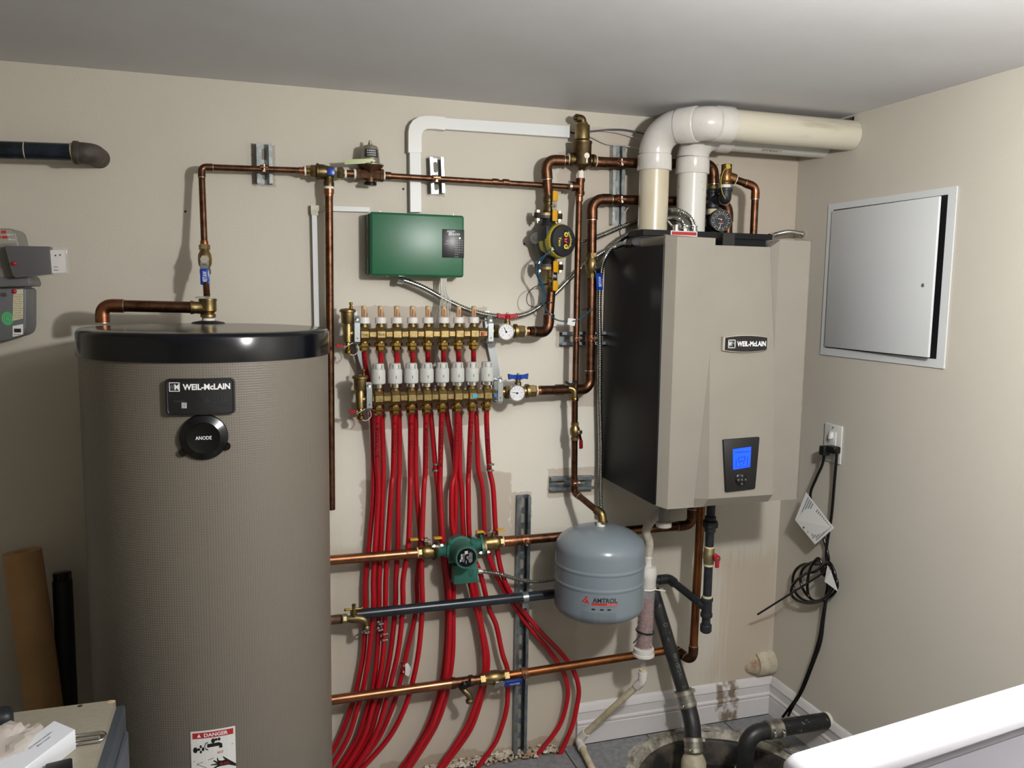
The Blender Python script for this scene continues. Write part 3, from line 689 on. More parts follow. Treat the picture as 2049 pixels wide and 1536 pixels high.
# pressure reducing valve
pv_ = thing('pressure_reducing_valve', 'bell-shaped pressure reducing valve with a fill lever on the thin pipe', 'valve', P(740,350,yA))
MB().cyl(P(689,347,yA), P(693,347,yA), .0125, 20).build('sealant', white_tape, pv_)
MB().cyl(P(693,347,yA), P(709,348,yA), .0105, 20).build('nipple', copper_dark, pv_)
MB().cyl(P(708,348,yA), P(713,348,yA), .0135, 20).build('sealant', white_tape, pv_)
a, b = P(713,348,yA), P(767,351,yA); d = (b-a).normalized(); c = (a+b)/2
body = MB(); body.lathe(a, d, [(.0175,0),(.0175,.01),(.0155,.011),(.0155,(b-a).length-.011),(.0175,(b-a).length-.010),(.0175,(b-a).length)], 8)
body.lathe(P(741,330,yA), V(0,0,-1), [(.036,0),(.034,.006),(.017,.018),(.0125,.028),(.0125,.047)], 28); body.build('body', bronze_brown, pv_)
MB().lathe(P(741,365,yA), V(0,0,-1), [(.0165,0),(.0175,.002),(.0175,.0075),(.015,.009)], 28).build('bottom_cap', black_pl, pv_)
MB().lathe(P(741,331,yA), V(0,0,1), [(.0375,0),(.0375,.002),(.030,.005),(.0265,.007),(.0225,.045),(.019,.052),(.010,.0555),(.006,.056),(.006,.060)], 36).build('bell', mat('aluminium_bell','8d8878',.42,.55,'a09b8c',40), pv_)
MB().lathe(P(740,293,yA), V(0,0,1), [(.004,0),(.004,.003)], 12).sphere(P(740,284,yA), .0048).build('adjusting_screw', chrome, pv_)
t = MB(); q0 = P(741,315,yA)
for i in range(6):
    th0, th1 = -.75+i*.25, -.5+i*.25; 
    def pq(th, z, R=.0262): return V(q0.x+R*math.sin(th), q0.y-R*math.cos(th), z)
    t.add([pq(th0,q0.z-.002,.0268),pq(th1,q0.z-.002,.0268),pq(th1,q0.z+.020,.0245),pq(th0,q0.z+.020,.0245)],[(0,1,2,3)])
t.build('black_label', ink_navy, pv_, smooth=False)
t = MB()
for k in range(3):
    zz = q0.z+.001+k*.0062; put_text(t, ('CAUTION','PRESSURE','FEED')[k], None,None,None,.026,.0034,.01, mapf=lambda a,b: V(q0.x+.027*math.sin(a/.027), q0.y-(.0272-(zz-q0.z)*.12)*math.cos(a/.027)-.0006, zz+b+.002))
t.build('label_print', ink_w, pv_, smooth=False)
lv = MB(); g = mat('zinc_green_lever','a9b08c',.25,1); a = P(748,321,yA-.033); b = P(688,323,yA-.02)
lv.prism([P(744,317,yA-.034),P(752,322,yA-.034),P(744,326,yA-.034),P(690,329,yA-.03),P(687,319,yA-.03)], V(0,.002,0)); lv.cyl(P(744,324,yA-.036), P(744,331,yA-.030), .003, 8); lv.build('fill_lever', g, pv_)
tp = thing('feed_pipe', 'thin copper pipe running right from the reducing valve past the raceway', 'pipe', P(770,351,yA))
MB().cyl(P(767,351,yA), P(770,351,yA), .0125, 20).build('sealant', white_tape, tp)
coupling(tp, P(770,351,yA), P(782,352,yA), R12*1.3, copper_dark, 'adapter')
MB().cyl(P(780,352,yA), P(1145,374,yA), R12, 18).build('pipe', copper_dark, tp)
for a in (985, 1006): coupling(tp, P(a,363.5+(a-985)*.05,yA), P(a+12,364.5+(a-985)*.05,yA), R12*1.22, copper_dark)
clamp(s2, P(871,357,yA), V(1,0,.02), R12)

# ---- tank outlet at the top: tee and thick pipe to the left
rt = thing('tank_outlet_tee', 'brass relief fitting standing on the grey tank lid with a small grey lever', 'fitting', FT)
b0 = FT+V(0,0,.008)
MB().cyl(b0, b0+V(0,0,.006), .0155, 24).build('sealant', white_tape, rt)
MB().lathe(b0+V(0,0,.006), UZ, [(.013,0),(.019,.003),(.019,.009),(.015,.014),(.019,.017),(.021,.019),(.021,.042),(.0225,.046),(.0225,.049),(.018,.050)], 28).build('body', brass, rt)
ctop = b0+V(0,0,.032); el = V(ctop.x-.042, ctop.y-.003, ctop.z+.001)
MB().lathe(el, ctop-el, [(.0165,0),(.0175,.004),(.0150,.012),(.0165,.03)], 24).build('side_inlet', brass, rt)
MB().robox(b0+V(-.012,-.008,.060), V(.017,0,.002), V(0,.004,0), V(0,0,.0012), .0005, 1).build('lever', steel, rt)
to = thing('tank_top_pipe', 'thick copper pipe running level to the left above the tank lid', 'pipe', el)
zz = el.z+.001; Lx = P(203,612,-.17).x
pipe_parts(to, [el, V(Lx,-.165,zz+.002), V(Lx+.0005,-.165,ZT+.002)], R1, copper_dark, copper, rad=.022)

# ---- small raceway and large raceway
rw = thing('cable_raceway', 'narrow white cable raceway running down beside the vertical drain pipe', 'raceway', P(628,415))
def boxpx(mb, x0,y0,x1,y1, d, bev=.002):
    a, b = P(x0,y0,-d), P(x1,y1,-d); mb.rbox((a.x,-d,b.z),(b.x,-.0005,a.z), bev)
m_ = MB(); a, b = P(643,411,-.016), P(740,421,-.016); m_.prism([P(640,411,-.016),P(740,414.5,-.016),P(740,424,-.016),P(640,421,-.016)], V(0,.0155,0)); m_.build('channel', raceway_m, rw, smooth=False)
m_ = MB(); m_.prism([P(624,428,-.016),P(634,428,-.016),P(640,700,-.016),P(630,700,-.016)], V(0,.0155,0)); m_.build('channel', raceway_m, rw, smooth=False)
m_ = MB(); m_.prism([P(622,410,-.018),P(648,411,-.018),P(648,423,-.018),P(622,422,-.018)], V(0,.0175,0)).prism([P(622,421,-.018),P(636,421,-.018),P(637,431,-.018),P(623,430,-.018)], V(0,.0175,0)); m_.build('corner_piece', cream_pvc, rw, smooth=False)
rw = thing('cable_raceway', 'wide white raceway curving up from the green box and right along the wall', 'raceway', P(832,420))
m_ = MB(); m_.prism([P(820,303,-.024),P(842,303,-.024),P(843,424,-.024),P(821.5,424,-.024)], V(0,.0235,0)); m_.build('channel', raceway_m, rw, smooth=False)
m_ = MB(); m_.prism([P(888,236,-.024),P(1140,252,-.024),P(1140,275,-.024),P(888,258,-.024)], V(0,.0235,0)); m_.build('channel', raceway_m, rw, smooth=False)
m_ = MB(); out_ = [(817.5,305),(817.5,262),(820,250),(827,240),(838,234),(852,231.5),(870,232),(891,234)]; inn = [(891,260),(870,257.5),(855,257.5),(848,261),(844,268),(843.5,280),(844,305)]
m_.prism([P(x,y,-.027) for x,y in out_+inn], V(0,.0265,0)); m_.build('curved_elbow', white_pl, rw, smooth=False)

# ---- green zone control box
gb = thing('zone_control_box', 'green wall box with a dark indicator panel above the manifolds', 'control box', P(830,490))
a, b = P(741,422,-.075), P(928,555,-.075); gy = -.075
x0, x1, z0, z1 = P(741,480,gy).x, P(929,480,gy).x, P(830,553,gy).z, P(741,423,gy).z
MB().rbox((x0,gy,z0),(x1,-.004,z1), .007, 3).build('cover', green_box, gb)
MB().rbox((x0-.004,-.058,z0+.004),(x0+.02,-.0005,z1-.004), .003).build('side_plate', mat('green_side','2b5a47',.45), gb)
MB().rbox((x0-.0055,-.052,z0+.05),(x0-.001,-.022,z1-.045), .001).build('side_slot', mat('brown_slot','5d4f47',.6), gb)
for px_ in (760, 907): MB().lathe((P(px_,420,-.05).x,-.05,z1-.001), UZ, [(.004,0),(.004,.002),(.0025,.003),(.0025,.006)], 10).build('screw', chrome, gb)
for px_ in (775, 895): MB().lathe((P(px_,555,-.05).x,-.05,z0+.001), -UZ, [(.004,0),(.004,.002),(.0025,.003)], 10).build('screw', chrome, gb)
def gq(px, py, d=.001): return P(px, py, gy-d)
la, lb = gq(885,458), gq(928.5,515); lz1, lz0 = la.z, gq(885,515).z
lx0, lx1 = la.x, x1-.0005
MB().rbox((lx0,gy-.0012,lz0),(lx1,gy+.003,lz1), .001, 2).build('indicator_panel', mat('dark_panel','1a1c1f',.35), gb)
t = MB(); wl_, hl_ = lx1-lx0, lz1-lz0; yy = gy-.0016
def lp(u, v): return V(lx0+wl_*u, yy, lz1-hl_*v)
put_text(t, 'aco', lp(.62,.17), RX, UZ, wl_*.36, hl_*.075, .035, shear=.25)
t.add([lp(.27,.215),lp(.42,.215),lp(.45,.10),lp(.30,.10)],[(0,1,2,3)])
for (u0,u1,v) in ((.19,.55,.09),(.21,.57,.065),(.22,.58,.045)): t.add([lp(u0,v+.016),lp(u1,v+.016),lp(u1+.005,v),lp(u0+.005,v)],[(0,1,2,3)])
put_text(t, 'ZVC406', lp(.3,.42), RX, UZ, wl_*.27, hl_*.04, .02); put_text(t, 'ZONE VALVE CONTROL', lp(.3,.52), RX, UZ, wl_*.44, hl_*.022, .02); put_text(t, '6 ZONE', lp(.3,.477), RX, UZ, wl_*.14, hl_*.02, .01)
put_text(t, 'POWER', lp(.655,.30), RX, UZ, wl_*.15, hl_*.026, .0)
for k in range(6):
    put_text(t, 'ZONE %d'%(k+1), lp(.66,.385+k*.083), RX, UZ, wl_*.19, hl_*.03, .0)
    for u in (.80,.90): t.add([lp(u-.012,.40+k*.083),lp(u+.012,.40+k*.083),lp(u+.012,.37+k*.083),lp(u-.012,.37+k*.083)],[(0,1,2,3)])
put_text(t, 'PRIORITY', lp(.67,.875), RX, UZ, wl_*.2, hl_*.026, .0); put_text(t, 'STATUS', lp(.65,.965), RX, UZ, wl_*.17, hl_*.026, .0)
t.build('panel_lettering', mat('panel_print','b9bcbe',.5), gb, smooth=False, kind='stuff')
MB().lathe(lp(.80,.30)+V(0,.0006,0), FY, [(.0022,0),(.0022,.0008),(.001,.0015)], 12).build('indicator_light', led_green, gb)

# ================================================================== MANIFOLDS
MY = -.095
def manifold(name, label, y_px, xs, xend, y_of, actuators):
    root = thing(name, label, 'manifold', P(xs[0], y_of(xs[0]), MY))
    def c(px): return P(px, y_of(px), MY)
    a, b = c(xs[0]-13), c(xend); ax = (b-a).normalized()
    # bar: bulging body at each port, hexagonal neck between
    pr_ = []; L = (b-a).length; cs = [(c(x)-a).dot(ax) for x in xs]; 
    pr_.append((.017,0))
    for i, s in enumerate(cs):
        lo = max(s-.0145, .002); pr_ += [(.0175,lo),(.0225,lo+.004),(.0225,s+.0105),(.0175,s+.0145)]
    pr_.append((.017,L))
    MB().lathe(a, ax, pr_, 8, phase=PI/8).build('bar', brass, root, ang=20)
    for i, x in enumerate(xs):
        q = c(x); up_ = UZ
        MB().lathe(q+UZ*.02, UZ, [(.0125,0),(.0125,.006),(.0105,.007),(.0105,.012)], 16).build('port', brass, root)
        if actuators:
            z = q+UZ*.030
            ac = MB().lathe(z+UZ*.011, UZ, [(.0185,0),(.0200,.0015),(.0206,.006),(.0204,.034),(.0196,.039),(.0172,.0415),(.0162,.055),(.0145,.0572),(.001,.0575)], 28).build('actuator', grey_pl, root, ang=24)
            MB().lathe(z, UZ, [(.0165,0),(.0175,.001),(.0175,.010),(.0165,.0115)], 16).build('collar', chrome, ac, ang=15)
            mk = MB(); f_ = z+V(0,-.0208,0); mk.rbox((f_.x-.0008,f_.y-.0002,f_.z+.026),(f_.x+.0008,f_.y+.002,f_.z+.034),.0002,1); 
            mk.box((f_.x-.005,f_.y+.0042,f_.z+.0555),(f_.x+.005,f_.y+.006,f_.z+.0565)); mk.build('print_mark', ink, ac, smooth=False)
            st = MB()
            for sx in (-.0085,.0075): st.box((z.x+sx,z.y-.0172,z.z+.053),(z.x+sx+.0012,z.y-.010,z.z+.0655))
            st.build('cap_groove', ink_g, ac, smooth=False)
        else:
            z = q+UZ*.030
            MB().lathe(z, UZ, [(.0150,0),(.0160,.001),(.0155,.016),(.013,.0175),(.006,.018)], 20).build('flow_meter_cap', white_tape if False else white_pl, root, ang=15)
            gl = MB().lathe(z+UZ*.0175, UZ, [(.0072,0),(.0072,.030),(.0058,.0315),(.001,.032)], 16).build('sight_glass', amber, root)
            t = MB(); t.box((z.x-.0016,z.y-.0078,z.z+.018),(z.x+.0016,z.y-.0070,z.z+.040)); 
            t.build('scale_mark', mat('scale_red','9c3b22',.5), gl, smooth=False)
        MB().lathe(q-UZ*.02, -UZ, [(.0115,0),(.0115,.006)], 16).build('port', brass, root)
        MB().lathe(q-UZ*.024, -UZ, [(.0165,0),(.0178,.002),(.0178,.009),(.0150,.011),(.0135,.012),(.0135,.020),(.0115,.0225),(.0088,.025)], 6 if not actuators else 6).build('tube_nut', brass_shiny, root, ang=25)
    return root, c, a, b, ax
def yu(px): return 667.5+ (px-840)*-.008+ (px-840)*(px-840)*0
def yl(px): return 793-(px-860)*.030
XU = [728.5,761.5,793.5,825,856,887.5,917.5,947.5]
XLo = [757,790.5,823,853.5,884.5,915,944,974]
m1, cu, ua, ub, uax = manifold('flow_meter_manifold', 'upper brass manifold with eight white flow meter caps and amber sight tubes', 0, XU, 974, yu, False)
m2, cl_, la_, lb_, lax = manifold('actuator_manifold', 'lower brass manifold carrying eight pale grey actuator heads', 0, XLo, 990, yl, True)
for (root, c, xs_, words) in ((m1, cu, XU, {0:'Front', 1:'Back'}),):
    for k, w_ in words.items():
        t = MB(); put_text(t, w_, c(xs_[k])+V(0,-.0214,.0), RX, UZ, .017, .0065, .006); t.build('marker_word', marker, root, smooth=False)
def sticker(root, q, w, h, m): MB().rbox((q.x-w/2,q.y-.0226,q.z-h/2),(q.x+w/2,q.y-.018,q.z+h/2),.0008,1).build('sticker', m, root)
sticker(m1, cu(963), .009, .010, mat('red_sticker','b8322e',.4)); sticker(m2, cl_(947), .016, .011, mat('cyan_sticker','3fa3c4',.4)); sticker(m2, cl_(987.5), .010, .010, mat('blue_sticker','2366b5',.4))
# air vents and drain cocks at the left ends
def air_vent(root, x, c, dy):
    q = P(x, c, MY); e = MB()
    e.lathe(q-UZ*.024, UZ, [(.0135,0),(.0135,.044),(.0125,.046),(.0125,.052)], 20); e.cyl(q, q+V(.03,0,0), .0125, 16); e.build('end_fitting', brass, root)
    b = MB().lathe(q+UZ*.028, UZ, [(.0165,0),(.0175,.002),(.0185,.030),(.0225,.032),(.0225,.037),(.019,.040),(.006,.042)], 28).build('air_vent', brass, root)
    MB().lathe(q+UZ*.069+V(.009,0,0), UZ, [(.005,0),(.005,.006),(.0035,.007),(.0035,.010),(.005,.011),(.005,.017),(.003,.018)], 12).build('vent_cap', brass_shiny, b)
    d = MB().lathe(q-UZ*.024, -UZ, [(.008,0),(.0095,.003),(.0095,.010),(.0065,.012),(.0065,.020),(.0105,.022),(.0105,.030),(.008,.033)], 16).build('drain_cock', brass_shiny, root)
    MB().robox(q-UZ*.033+V(-.0235,-.006,0), V(.0095,0,-.001), V(0,.004,0), V(0,0,.0045), .001, 1).build('red_lever', red_h, d)
    MB().cyl(q-UZ*.033+V(-.015,-.006,0), q-UZ*.033+V(-.004,0,0), .003, 8).build('lever_stem', chrome, d)
    w = MB(); z = q-UZ*.033; smooth_tube(w, [z+V(-.012,-.014,-.006), z+V(0,-.017,.002), z+V(.016,-.012,.008), z+V(.027,-.008,-.002), z+V(.028,-.006,-.016), z+V(.016,-.004,-.027), z+V(.004,-.002,-.025)], .0013, 8)
    w.build('cap_strap', white_wire, d)
air_vent(m1, 696, 667, 0); air_vent(m2, 721, 799, 0)
# brackets
def bracket(label, ups, base):
    root = thing('manifold_bracket', label, 'bracket', P(*base))
    (x1,y1),(x2,y2) = ups
    m = MB(); p, q = P(x1-2,y1,-.015), P(x2-3,y2+30,-.015)
    m.prism([P(x1-9,y1-42,-.02),P(x1+1,y1-42,-.02),P(x2+3,y2-38,-.02),P(x2+3,y2+15,-.02),P(x2-6,y2+15,-.02),P(x2-8,y2-30,-.02),P(x1-4,y1+20,-.02)], V(0,.018,0)); m.build('back_plate', mat('zinc_plate','a9b0b2',.35,.9), root, smooth=False)
    for (x,y) in ups:
        q = P(x,y,MY); b = MB(); b.prism([q+V(-.0075,-.024,-.026),q+V(.0075,-.024,-.026),q+V(.0075,-.024,.026),q+V(-.0075,-.024,.026)], V(0,.0025,0))
        b.prism([q+V(-.0075,-.022,.024),q+V(.0075,-.022,.024),q+V(.0075,-.010,.046),q+V(-.0075,-.010,.046)], V(0,.003,0)); b.prism([q+V(-.0075,-.024,-.026),q+V(.0075,-.024,-.026),q+V(.0075,-.012,-.034),q+V(-.0075,-.012,-.034)], V(0,.003,0))
        b.box((q.x-.006,-.09,q.z+.030),(q.x+.006,-.02,q.z+.034)); b.box((q.x-.006,-.09,q.z-.034),(q.x+.006,-.02,q.z-.030))
        bo_ = b.build('clamp_strap', mat('zinc_plate','a9b0b2',.35,.9), root, smooth=False)
        MB().lathe(q+V(0,-.015,.036), V(0,-1,.45), [(.006,0),(.006,.005),(.004,.006)], 6).build('bolt', chrome, bo_)
        MB().lathe(q+V(0,-.0241,-.016), FY, [(.002,0),(.002,.0004)], 8).build('slot', black_matte, bo_)
bracket('zinc bracket clamping the left ends of both manifolds', ((713,664),(737,796)), (713,620))
bracket('zinc bracket clamping the right ends of both manifolds', ((978,664),(997,783)), (985,620))
# gauge valves at the right ends
def gauge_valve(label, c, x0, x1, m_wing):
    root = thing('gauge_valve', label, 'valve', c(x0)); a, b = c(x0), c(x1); d = (b-a).normalized(); L = (b-a).length
    MB().cyl(a-d*.014, a+d*.002, .0155, 20).build('nipple', brass_shiny, root)
    MB().lathe(a, d, [(.0195,0),(.0215,.003),(.0215,.016),(.0195,.019)], 6).build('union_nut', bronze, root, ang=25)
    MB().lathe(a+d*.018, d, [(.015,0),(.0195,.008),(.021,.018),(.0195,.028),(.015,.033),(.015,L-.066),(.0215,L-.064),(.0215,L-.056)], 28).build('valve_body', brass, root)
    MB().lathe(b-d*.04, d, [(.019,0),(.0195,.002),(.0195,.022),(.017,.025)], 6).build('hex_nut', brass, root, ang=25)
    MB().cyl(b-d*.016, b-d*.010, .0155, 24).build('sealant', mat('cream_sealant','c9c1a0',.7), root)
    MB().cyl(b-d*.012, b, .0125, 20).build('adapter', copper, root)
    g = a+d*.030; gf = g+V(0,-.026,0)
    MB().cyl(g, gf, .008, 12).build('gauge_stem', brass, root)
    dial = MB().lathe(gf, FY, [(.0245,0),(.0245,.011),(.0235,.0125),(.022,.0125),(.0215,.011),(.001,.011)], 40).build('gauge_case', chrome, root)
    MB().lathe(gf+V(0,-.0111,0), FY, [(.0214,0),(.0214,.0002)], 40).build('dial_face', gauge_face, dial, smooth=False)
    t = MB(); y = -.0116
    for k in range(11):
        th = math.radians(225-k*27); u = V(math.cos(th),0,math.sin(th)); w_ = V(-math.sin(th),0,math.cos(th))
        t.obox(gf+V(0,y,0)+u*.0175, u*.0018, V(0,-.00015,0), w_*.0005)
        if k%2 == 0: put_text(t, str(k*10), gf+V(0,y,0)+u*.0125, RX, UZ, .0036, .0024, 0)
    t.lathe(gf+V(0,y,0), FY, [(.003,0),(.003,.001)], 16); th = math.radians(118 if m_wing is red_h else 168); u = V(math.cos(th),0,math.sin(th)); w_ = V(-math.sin(th),0,math.cos(th))
    t.obox(gf+V(0,y-.0008,0)+u*.006, u*.009, V(0,-.0002,0), w_*.0007); t.build('dial_print', ink, dial, smooth=False, kind='stuff')
    s = a+d*.044; MB().lathe(s, UZ, [(.010,.012),(.010,.028),(.0075,.030),(.0075,.040)], 16).build('stem', brass, root)
    z = s+UZ*.040; w = MB(); w.lathe(z-UZ*.004, UZ, [(.009,0),(.010,.010),(.006,.014)], 16)
    for sgn in (-1,1): w.bevelled(lambda mm: mm.prism([z+V(sgn*.003,-.005,-.006),z+V(sgn*.018,-.005,-.001),z+V(sgn*.030,-.005,-.004),z+V(sgn*.032,-.005,.014),z+V(sgn*.016,-.005,.010),z+V(sgn*.003,-.005,.011)], V(0,.010,0)), .0015, 1)
    w.build('wing_handle', m_wing, root)
    MB().lathe(z+UZ*.010, UZ, [(.004,0),(.004,.005)], 6).build('handle_nut', chrome, root)
    return b, d
def cug(px): return P(px, 662.5+(px-1000)*.0, MY)
def clg(px): return P(px, 784-(px-1010)*.04, MY)
bu, du = gauge_valve('brass valve with a red wing handle and a round dial thermometer', cug, 986, 1058, red_h)
bl, dl_ = gauge_valve('brass valve with a blue wing handle and a round dial thermometer', clg, 1008, 1081, blue_h)

# ================================================================== RED TUBES
T = {
'U1': [(728.5, 694), (729, 712), (733, 745), (740, 790), (745, 850), (747, 980), (738, 1090), (731, 1160), (730.5, 1215), (728, 1300), (715, 1370), (701, 1420), (677, 1480), (638, 1545)],
'U2': [(761.5, 694), (762, 720), (763, 790), (765, 850), (767, 930), (766, 980), (762, 1090), (758.5, 1160), (758.5, 1215), (755, 1300), (747, 1370), (734, 1420), (713, 1480), (668, 1550)],
'U3': [(793.5, 694), (794, 720), (796, 790), (799, 850), (799, 940), (797, 980), (796, 1090), (792, 1160), (791, 1215), (782, 1300), (769, 1370), (755, 1420), (737, 1475), (690, 1548)],
'U4': [(825,694),(826,720),(829,790),(832,850),(832,940),(835,1000),(841,1090),(834,1160),(833.7,1215),(815,1300),(799,1370),(783,1420),(755,1480),(700,1550)],
'U5': [(856,694),(857,740),(860,810),(864,850),(871,930),(877,990),(884,1090),(891,1160),(895,1215),(891,1306),(881,1378),(871,1414),(857,1450),(837,1487),(795,1548)],
'U6': [(887.5,694),(888,740),(892,810),(898,850),(905,892),(910,940),(912,990),(910,1090),(908,1160),(907,1215),(906,1306),(896,1378),(887,1414),(873,1450),(852,1487),(812,1548)],
'U7': [(917.5,694),(918,740),(919,810),(920,850),(920,940),(924,980),(930,1090),(948,1160),(958,1215),(964,1251),(975,1306),(975,1342),(968,1378),(955,1425),(935,1470),(880,1548)],
'U8': [(947.5,694),(948,740),(951,810),(954,850),(957,935),(966,980),(973,1090),(998,1160),(1031,1215),(1053,1251),(1103,1306),(1129,1342),(1136,1378),(1130,1414),(1117,1455),(1076,1520)],
'L1': [(757, 820), (755, 850), (754, 920), (757, 980), (751, 1090), (747, 1160), (747, 1215), (739, 1300), (728, 1370), (714, 1420), (694, 1480), (652, 1550)],
'L2': [(790.5, 820), (789, 850), (787, 940), (783, 980), (776, 1090), (772, 1160), (771, 1215), (767, 1300), (757, 1370), (744, 1420), (725, 1480), (680, 1550)],
'L3': [(823, 820), (822, 850), (821, 940), (821, 980), (817, 1090), (806.5, 1160), (806, 1215), (797, 1300), (781, 1370), (768, 1420), (748, 1475), (700, 1550)],
'L4': [(853.5,820),(852,850),(851,940),(848,980),(844,1090),(844,1160),(845,1215),(838,1300),(824,1370),(808,1420),(775,1480),(712,1550)],
'L5': [(884.5,820),(883,850),(881,940),(881,990),(887,1090),(897,1160),(900,1215),(897,1306),(889,1378),(878,1414),(865,1450),(843,1487),(803,1550)],
'L6': [(915,820),(914,850),(911,940),(904,980),(906,1060),(925,1120),(941,1165),(952,1215),(961,1251),(969,1306),(969,1342),(962,1378),(950,1414),(930,1460),(870,1550)],
'L7': [(944,820),(942,850),(938,940),(937,980),(941,1090),(962,1150),(978,1215),(993,1251),(1005,1306),(1016,1342),(1016,1378),(1014,1414),(1005,1450),(990,1487),(955,1540)],
'L8': [(974,815),(974,850),(979,935),(987,980),(994,1090),(1009,1160),(1038,1205),(1067,1251),(1125,1331),(1150,1340),(1159,1378),(1154,1414),(1145,1450),(1122,1510)],
}
T['L8'] = [(974,815),(974,850),(979,935),(987,980),(994,1090),(1009,1160),(1038,1210),(1080,1262),(1125,1309),(1148,1342),(1158,1378),(1154,1414),(1144,1455),(1120,1512)]
T['U8'] = [(947.5,694),(948,740),(951,810),(954,850),(957,935),(966,980),(973,1090),(998,1160),(1031,1215),(1060,1256),(1100,1303),(1126,1342),(1136,1378),(1132,1414),(1117,1455),(1074,1522)]
ORD = ['first','second','third','fourth','fifth','sixth','seventh','eighth']
words = {'L1':'BATHROOM R','L2':'KITCHEN R','L3':'TOILET R','L4':'LIVING ROOM R','L5':'MIDDLE SECOND','L6':'HALLWAY','L7':'BATHROOM UNIT 2','L8':'BATHROOM UNIT 1','U1':'FRONT','U4':'TOILET','U5':'MASTER','U6':'HALL','U7':'BED','U8':'EN'}
for k, pts in T.items():
    i = int(k[1])-1; upper = k[0] == 'U'; path = []
    for (x, y) in pts:
        if upper: yy = MY if y < 700 else (-.075 if y < 730 else (-.050 if y < 800 else (-.030 if y > 900 else -.036)))
        else: yy = MY if y < 830 else max(-.085, -.085+(y-830)*.0004) if y < 960 else -.045
        if k in ('U4','U1') and y > 1000: yy = -.024
        if k in ('L5','L4','L3') and y > 1000: yy = -.058
        path.append(P(x, y, yy))
    path[0].z -= .0
    if path[0].z: path[0] = path[0]+V(0,0,.0)
    # run on down to the floor
    last = path[-1]
    if last.z > .02: path.append(V(last.x-.05, last.y, -.004))
    else: path[-1].z = max(last.z, -.004)
    nm = 'upper' if upper else 'lower'
    root = thing('red_heating_tube', '%s red tube from the left hanging from the %s manifold'%(ORD[i], nm), 'heating tube', path[0], 'red heating tubes')
    cr = crom(path, 8); MB().sweep(cr, .0079 if not upper else .0077, 14).build('tube', red_pex, root)
    if k in words:
        t = MB(); cum = [0]
        for a, b in zip(cr, cr[1:]): cum.append(cum[-1]+(b-a).length)
        def along(s):
            j = 0
            while j < len(cum)-2 and cum[j+1] < s: j += 1
            f = (s-cum[j])/max(cum[j+1]-cum[j],1e-6); return cr[j].lerp(cr[j+1], f), (cr[j+1]-cr[j]).normalized()
        Lw = .0115*len(words[k]); s0 = .035 if not upper else .03
        def mp_(a, b):
            p, d = along(s0+Lw/2-a); sd_ = d.cross(FY).normalized(); th = b/.0079
            f_ = FY.copy(); f_ = (f_-d*f_.dot(d)).normalized(); sd_ = d.cross(f_)
            return p+(f_*math.cos(th)+sd_*math.sin(th))*.0083
        put_text(t, words[k], None,None,None, Lw, .0085, .012, mapf=mp_); t.build('handwritten_word', marker, root, smooth=False)
# hose clamps joining tubes
def hose_clamp(root, c, d, r, m=chrome, w=.006):
    MB().lathe(Vector(c)-Vector(d).normalized()*w/2, d, [(r,0),(r*1.1,0),(r*1.1,w),(r,w)], 20, cap=False).robox(Vector(c)+V(r*.9,-r*.7,0), V(.004,0,0), V(0,.003,0), V(0,0,.003), .0008, 1).build('clamp', m, root)
rep = [('three steel clamps on the rightmost tube beside the gauge valve', (980,928,-.045)), ('pair of steel clamps on the fifth tube gap under the lower manifold', (871,928,-.034)), ('pair of steel clamps low on the tube left of the paper tag', (807.5,1329,-.03)),
       ('pair of steel clamps under the dark blue pipe near the hose tap', (768,1266,-.05)), ('steel clamp on the tube directly below the brass hose tap', (731,1263,-.045)), ('dull clamps behind the dark blue pipe left of the bright pair', (759,1246,-.05)), ('small clamp tight under the dark blue pipe', (804,1234,-.045))]
for lab, (x,y,yy) in rep:
    q = P(x,y,yy); root = thing('hose_clamp', lab, 'hose clamp', q)
    q2 = P(x-1,y+12,yy)
    hose_clamp(root, q, q2-q, .0092)
    if 'pair' in lab or 'clamps' in lab: hose_clamp(root, q2, q2-q, .0092)
q = P(818,1345,-.03); tg = MB().prism([P(811,1328,-.042),P(816,1326,-.042),P(822,1335,-.042),P(822,1348,-.042),P(817,1353,-.042),P(811,1350,-.042)], V(0,.0006,0)).build('paper_tag', paper, None, smooth=False)
tag(tg, 'small translucent white tag hanging from a clamped red tube', 'tag')

# ================================================================== MAIN LOOP, TOP RIGHT
YP = -.062
sep = thing('air_separator', 'dark bronze air separator under the ceiling with a small spout on top', 'air separator', P(1163,322,YP))
c = P(1164,322,YP); top = P(1163,228,YP).z
MB().lathe((c.x,c.y,P(1163,340,YP).z), UZ, [(.010,0),(.014,.006),(.024,.010),(.0285,.016),(.0285,.075),(.030,.077),(.030,.083),(.0275,.085),(.022,.086)], 36).build('body', bronze, sep)
z1 = P(1163,277,YP).z-.003
up_ = MB().lathe((c.x,c.y,z1), UZ, [(.0225,0),(.0225,.040),(.0205,.043),(.016,.044),(.015,.050)], 32).build('vent_chamber', brass, sep)
e = MB(); e.sweep(fillet([V(c.x,c.y,z1+.045), V(c.x,c.y,z1+.060), V(c.x-.024,c.y-.004,z1+.061)], .012), .0115, 16); e.cyl(V(c.x-.022,c.y-.004,z1+.061), V(c.x-.030,c.y-.005,z1+.061), .0065, 12); e.build('spout', bronze, sep)
for sx in (-1, 1):
    a = c+V(sx*.024,0,.002); MB().lathe(a, V(sx,0,0), [(.015,0),(.015,.006),(.020,.008),(.020,.017),(.017,.019)], 24).build('side_port', bronze, sep)
    MB().cyl(a+V(sx*.019,0,0), a+V(sx*.0225,0,0), .0165, 20).build('sealant', mat('cream_sealant','c9c1a0',.7), sep)
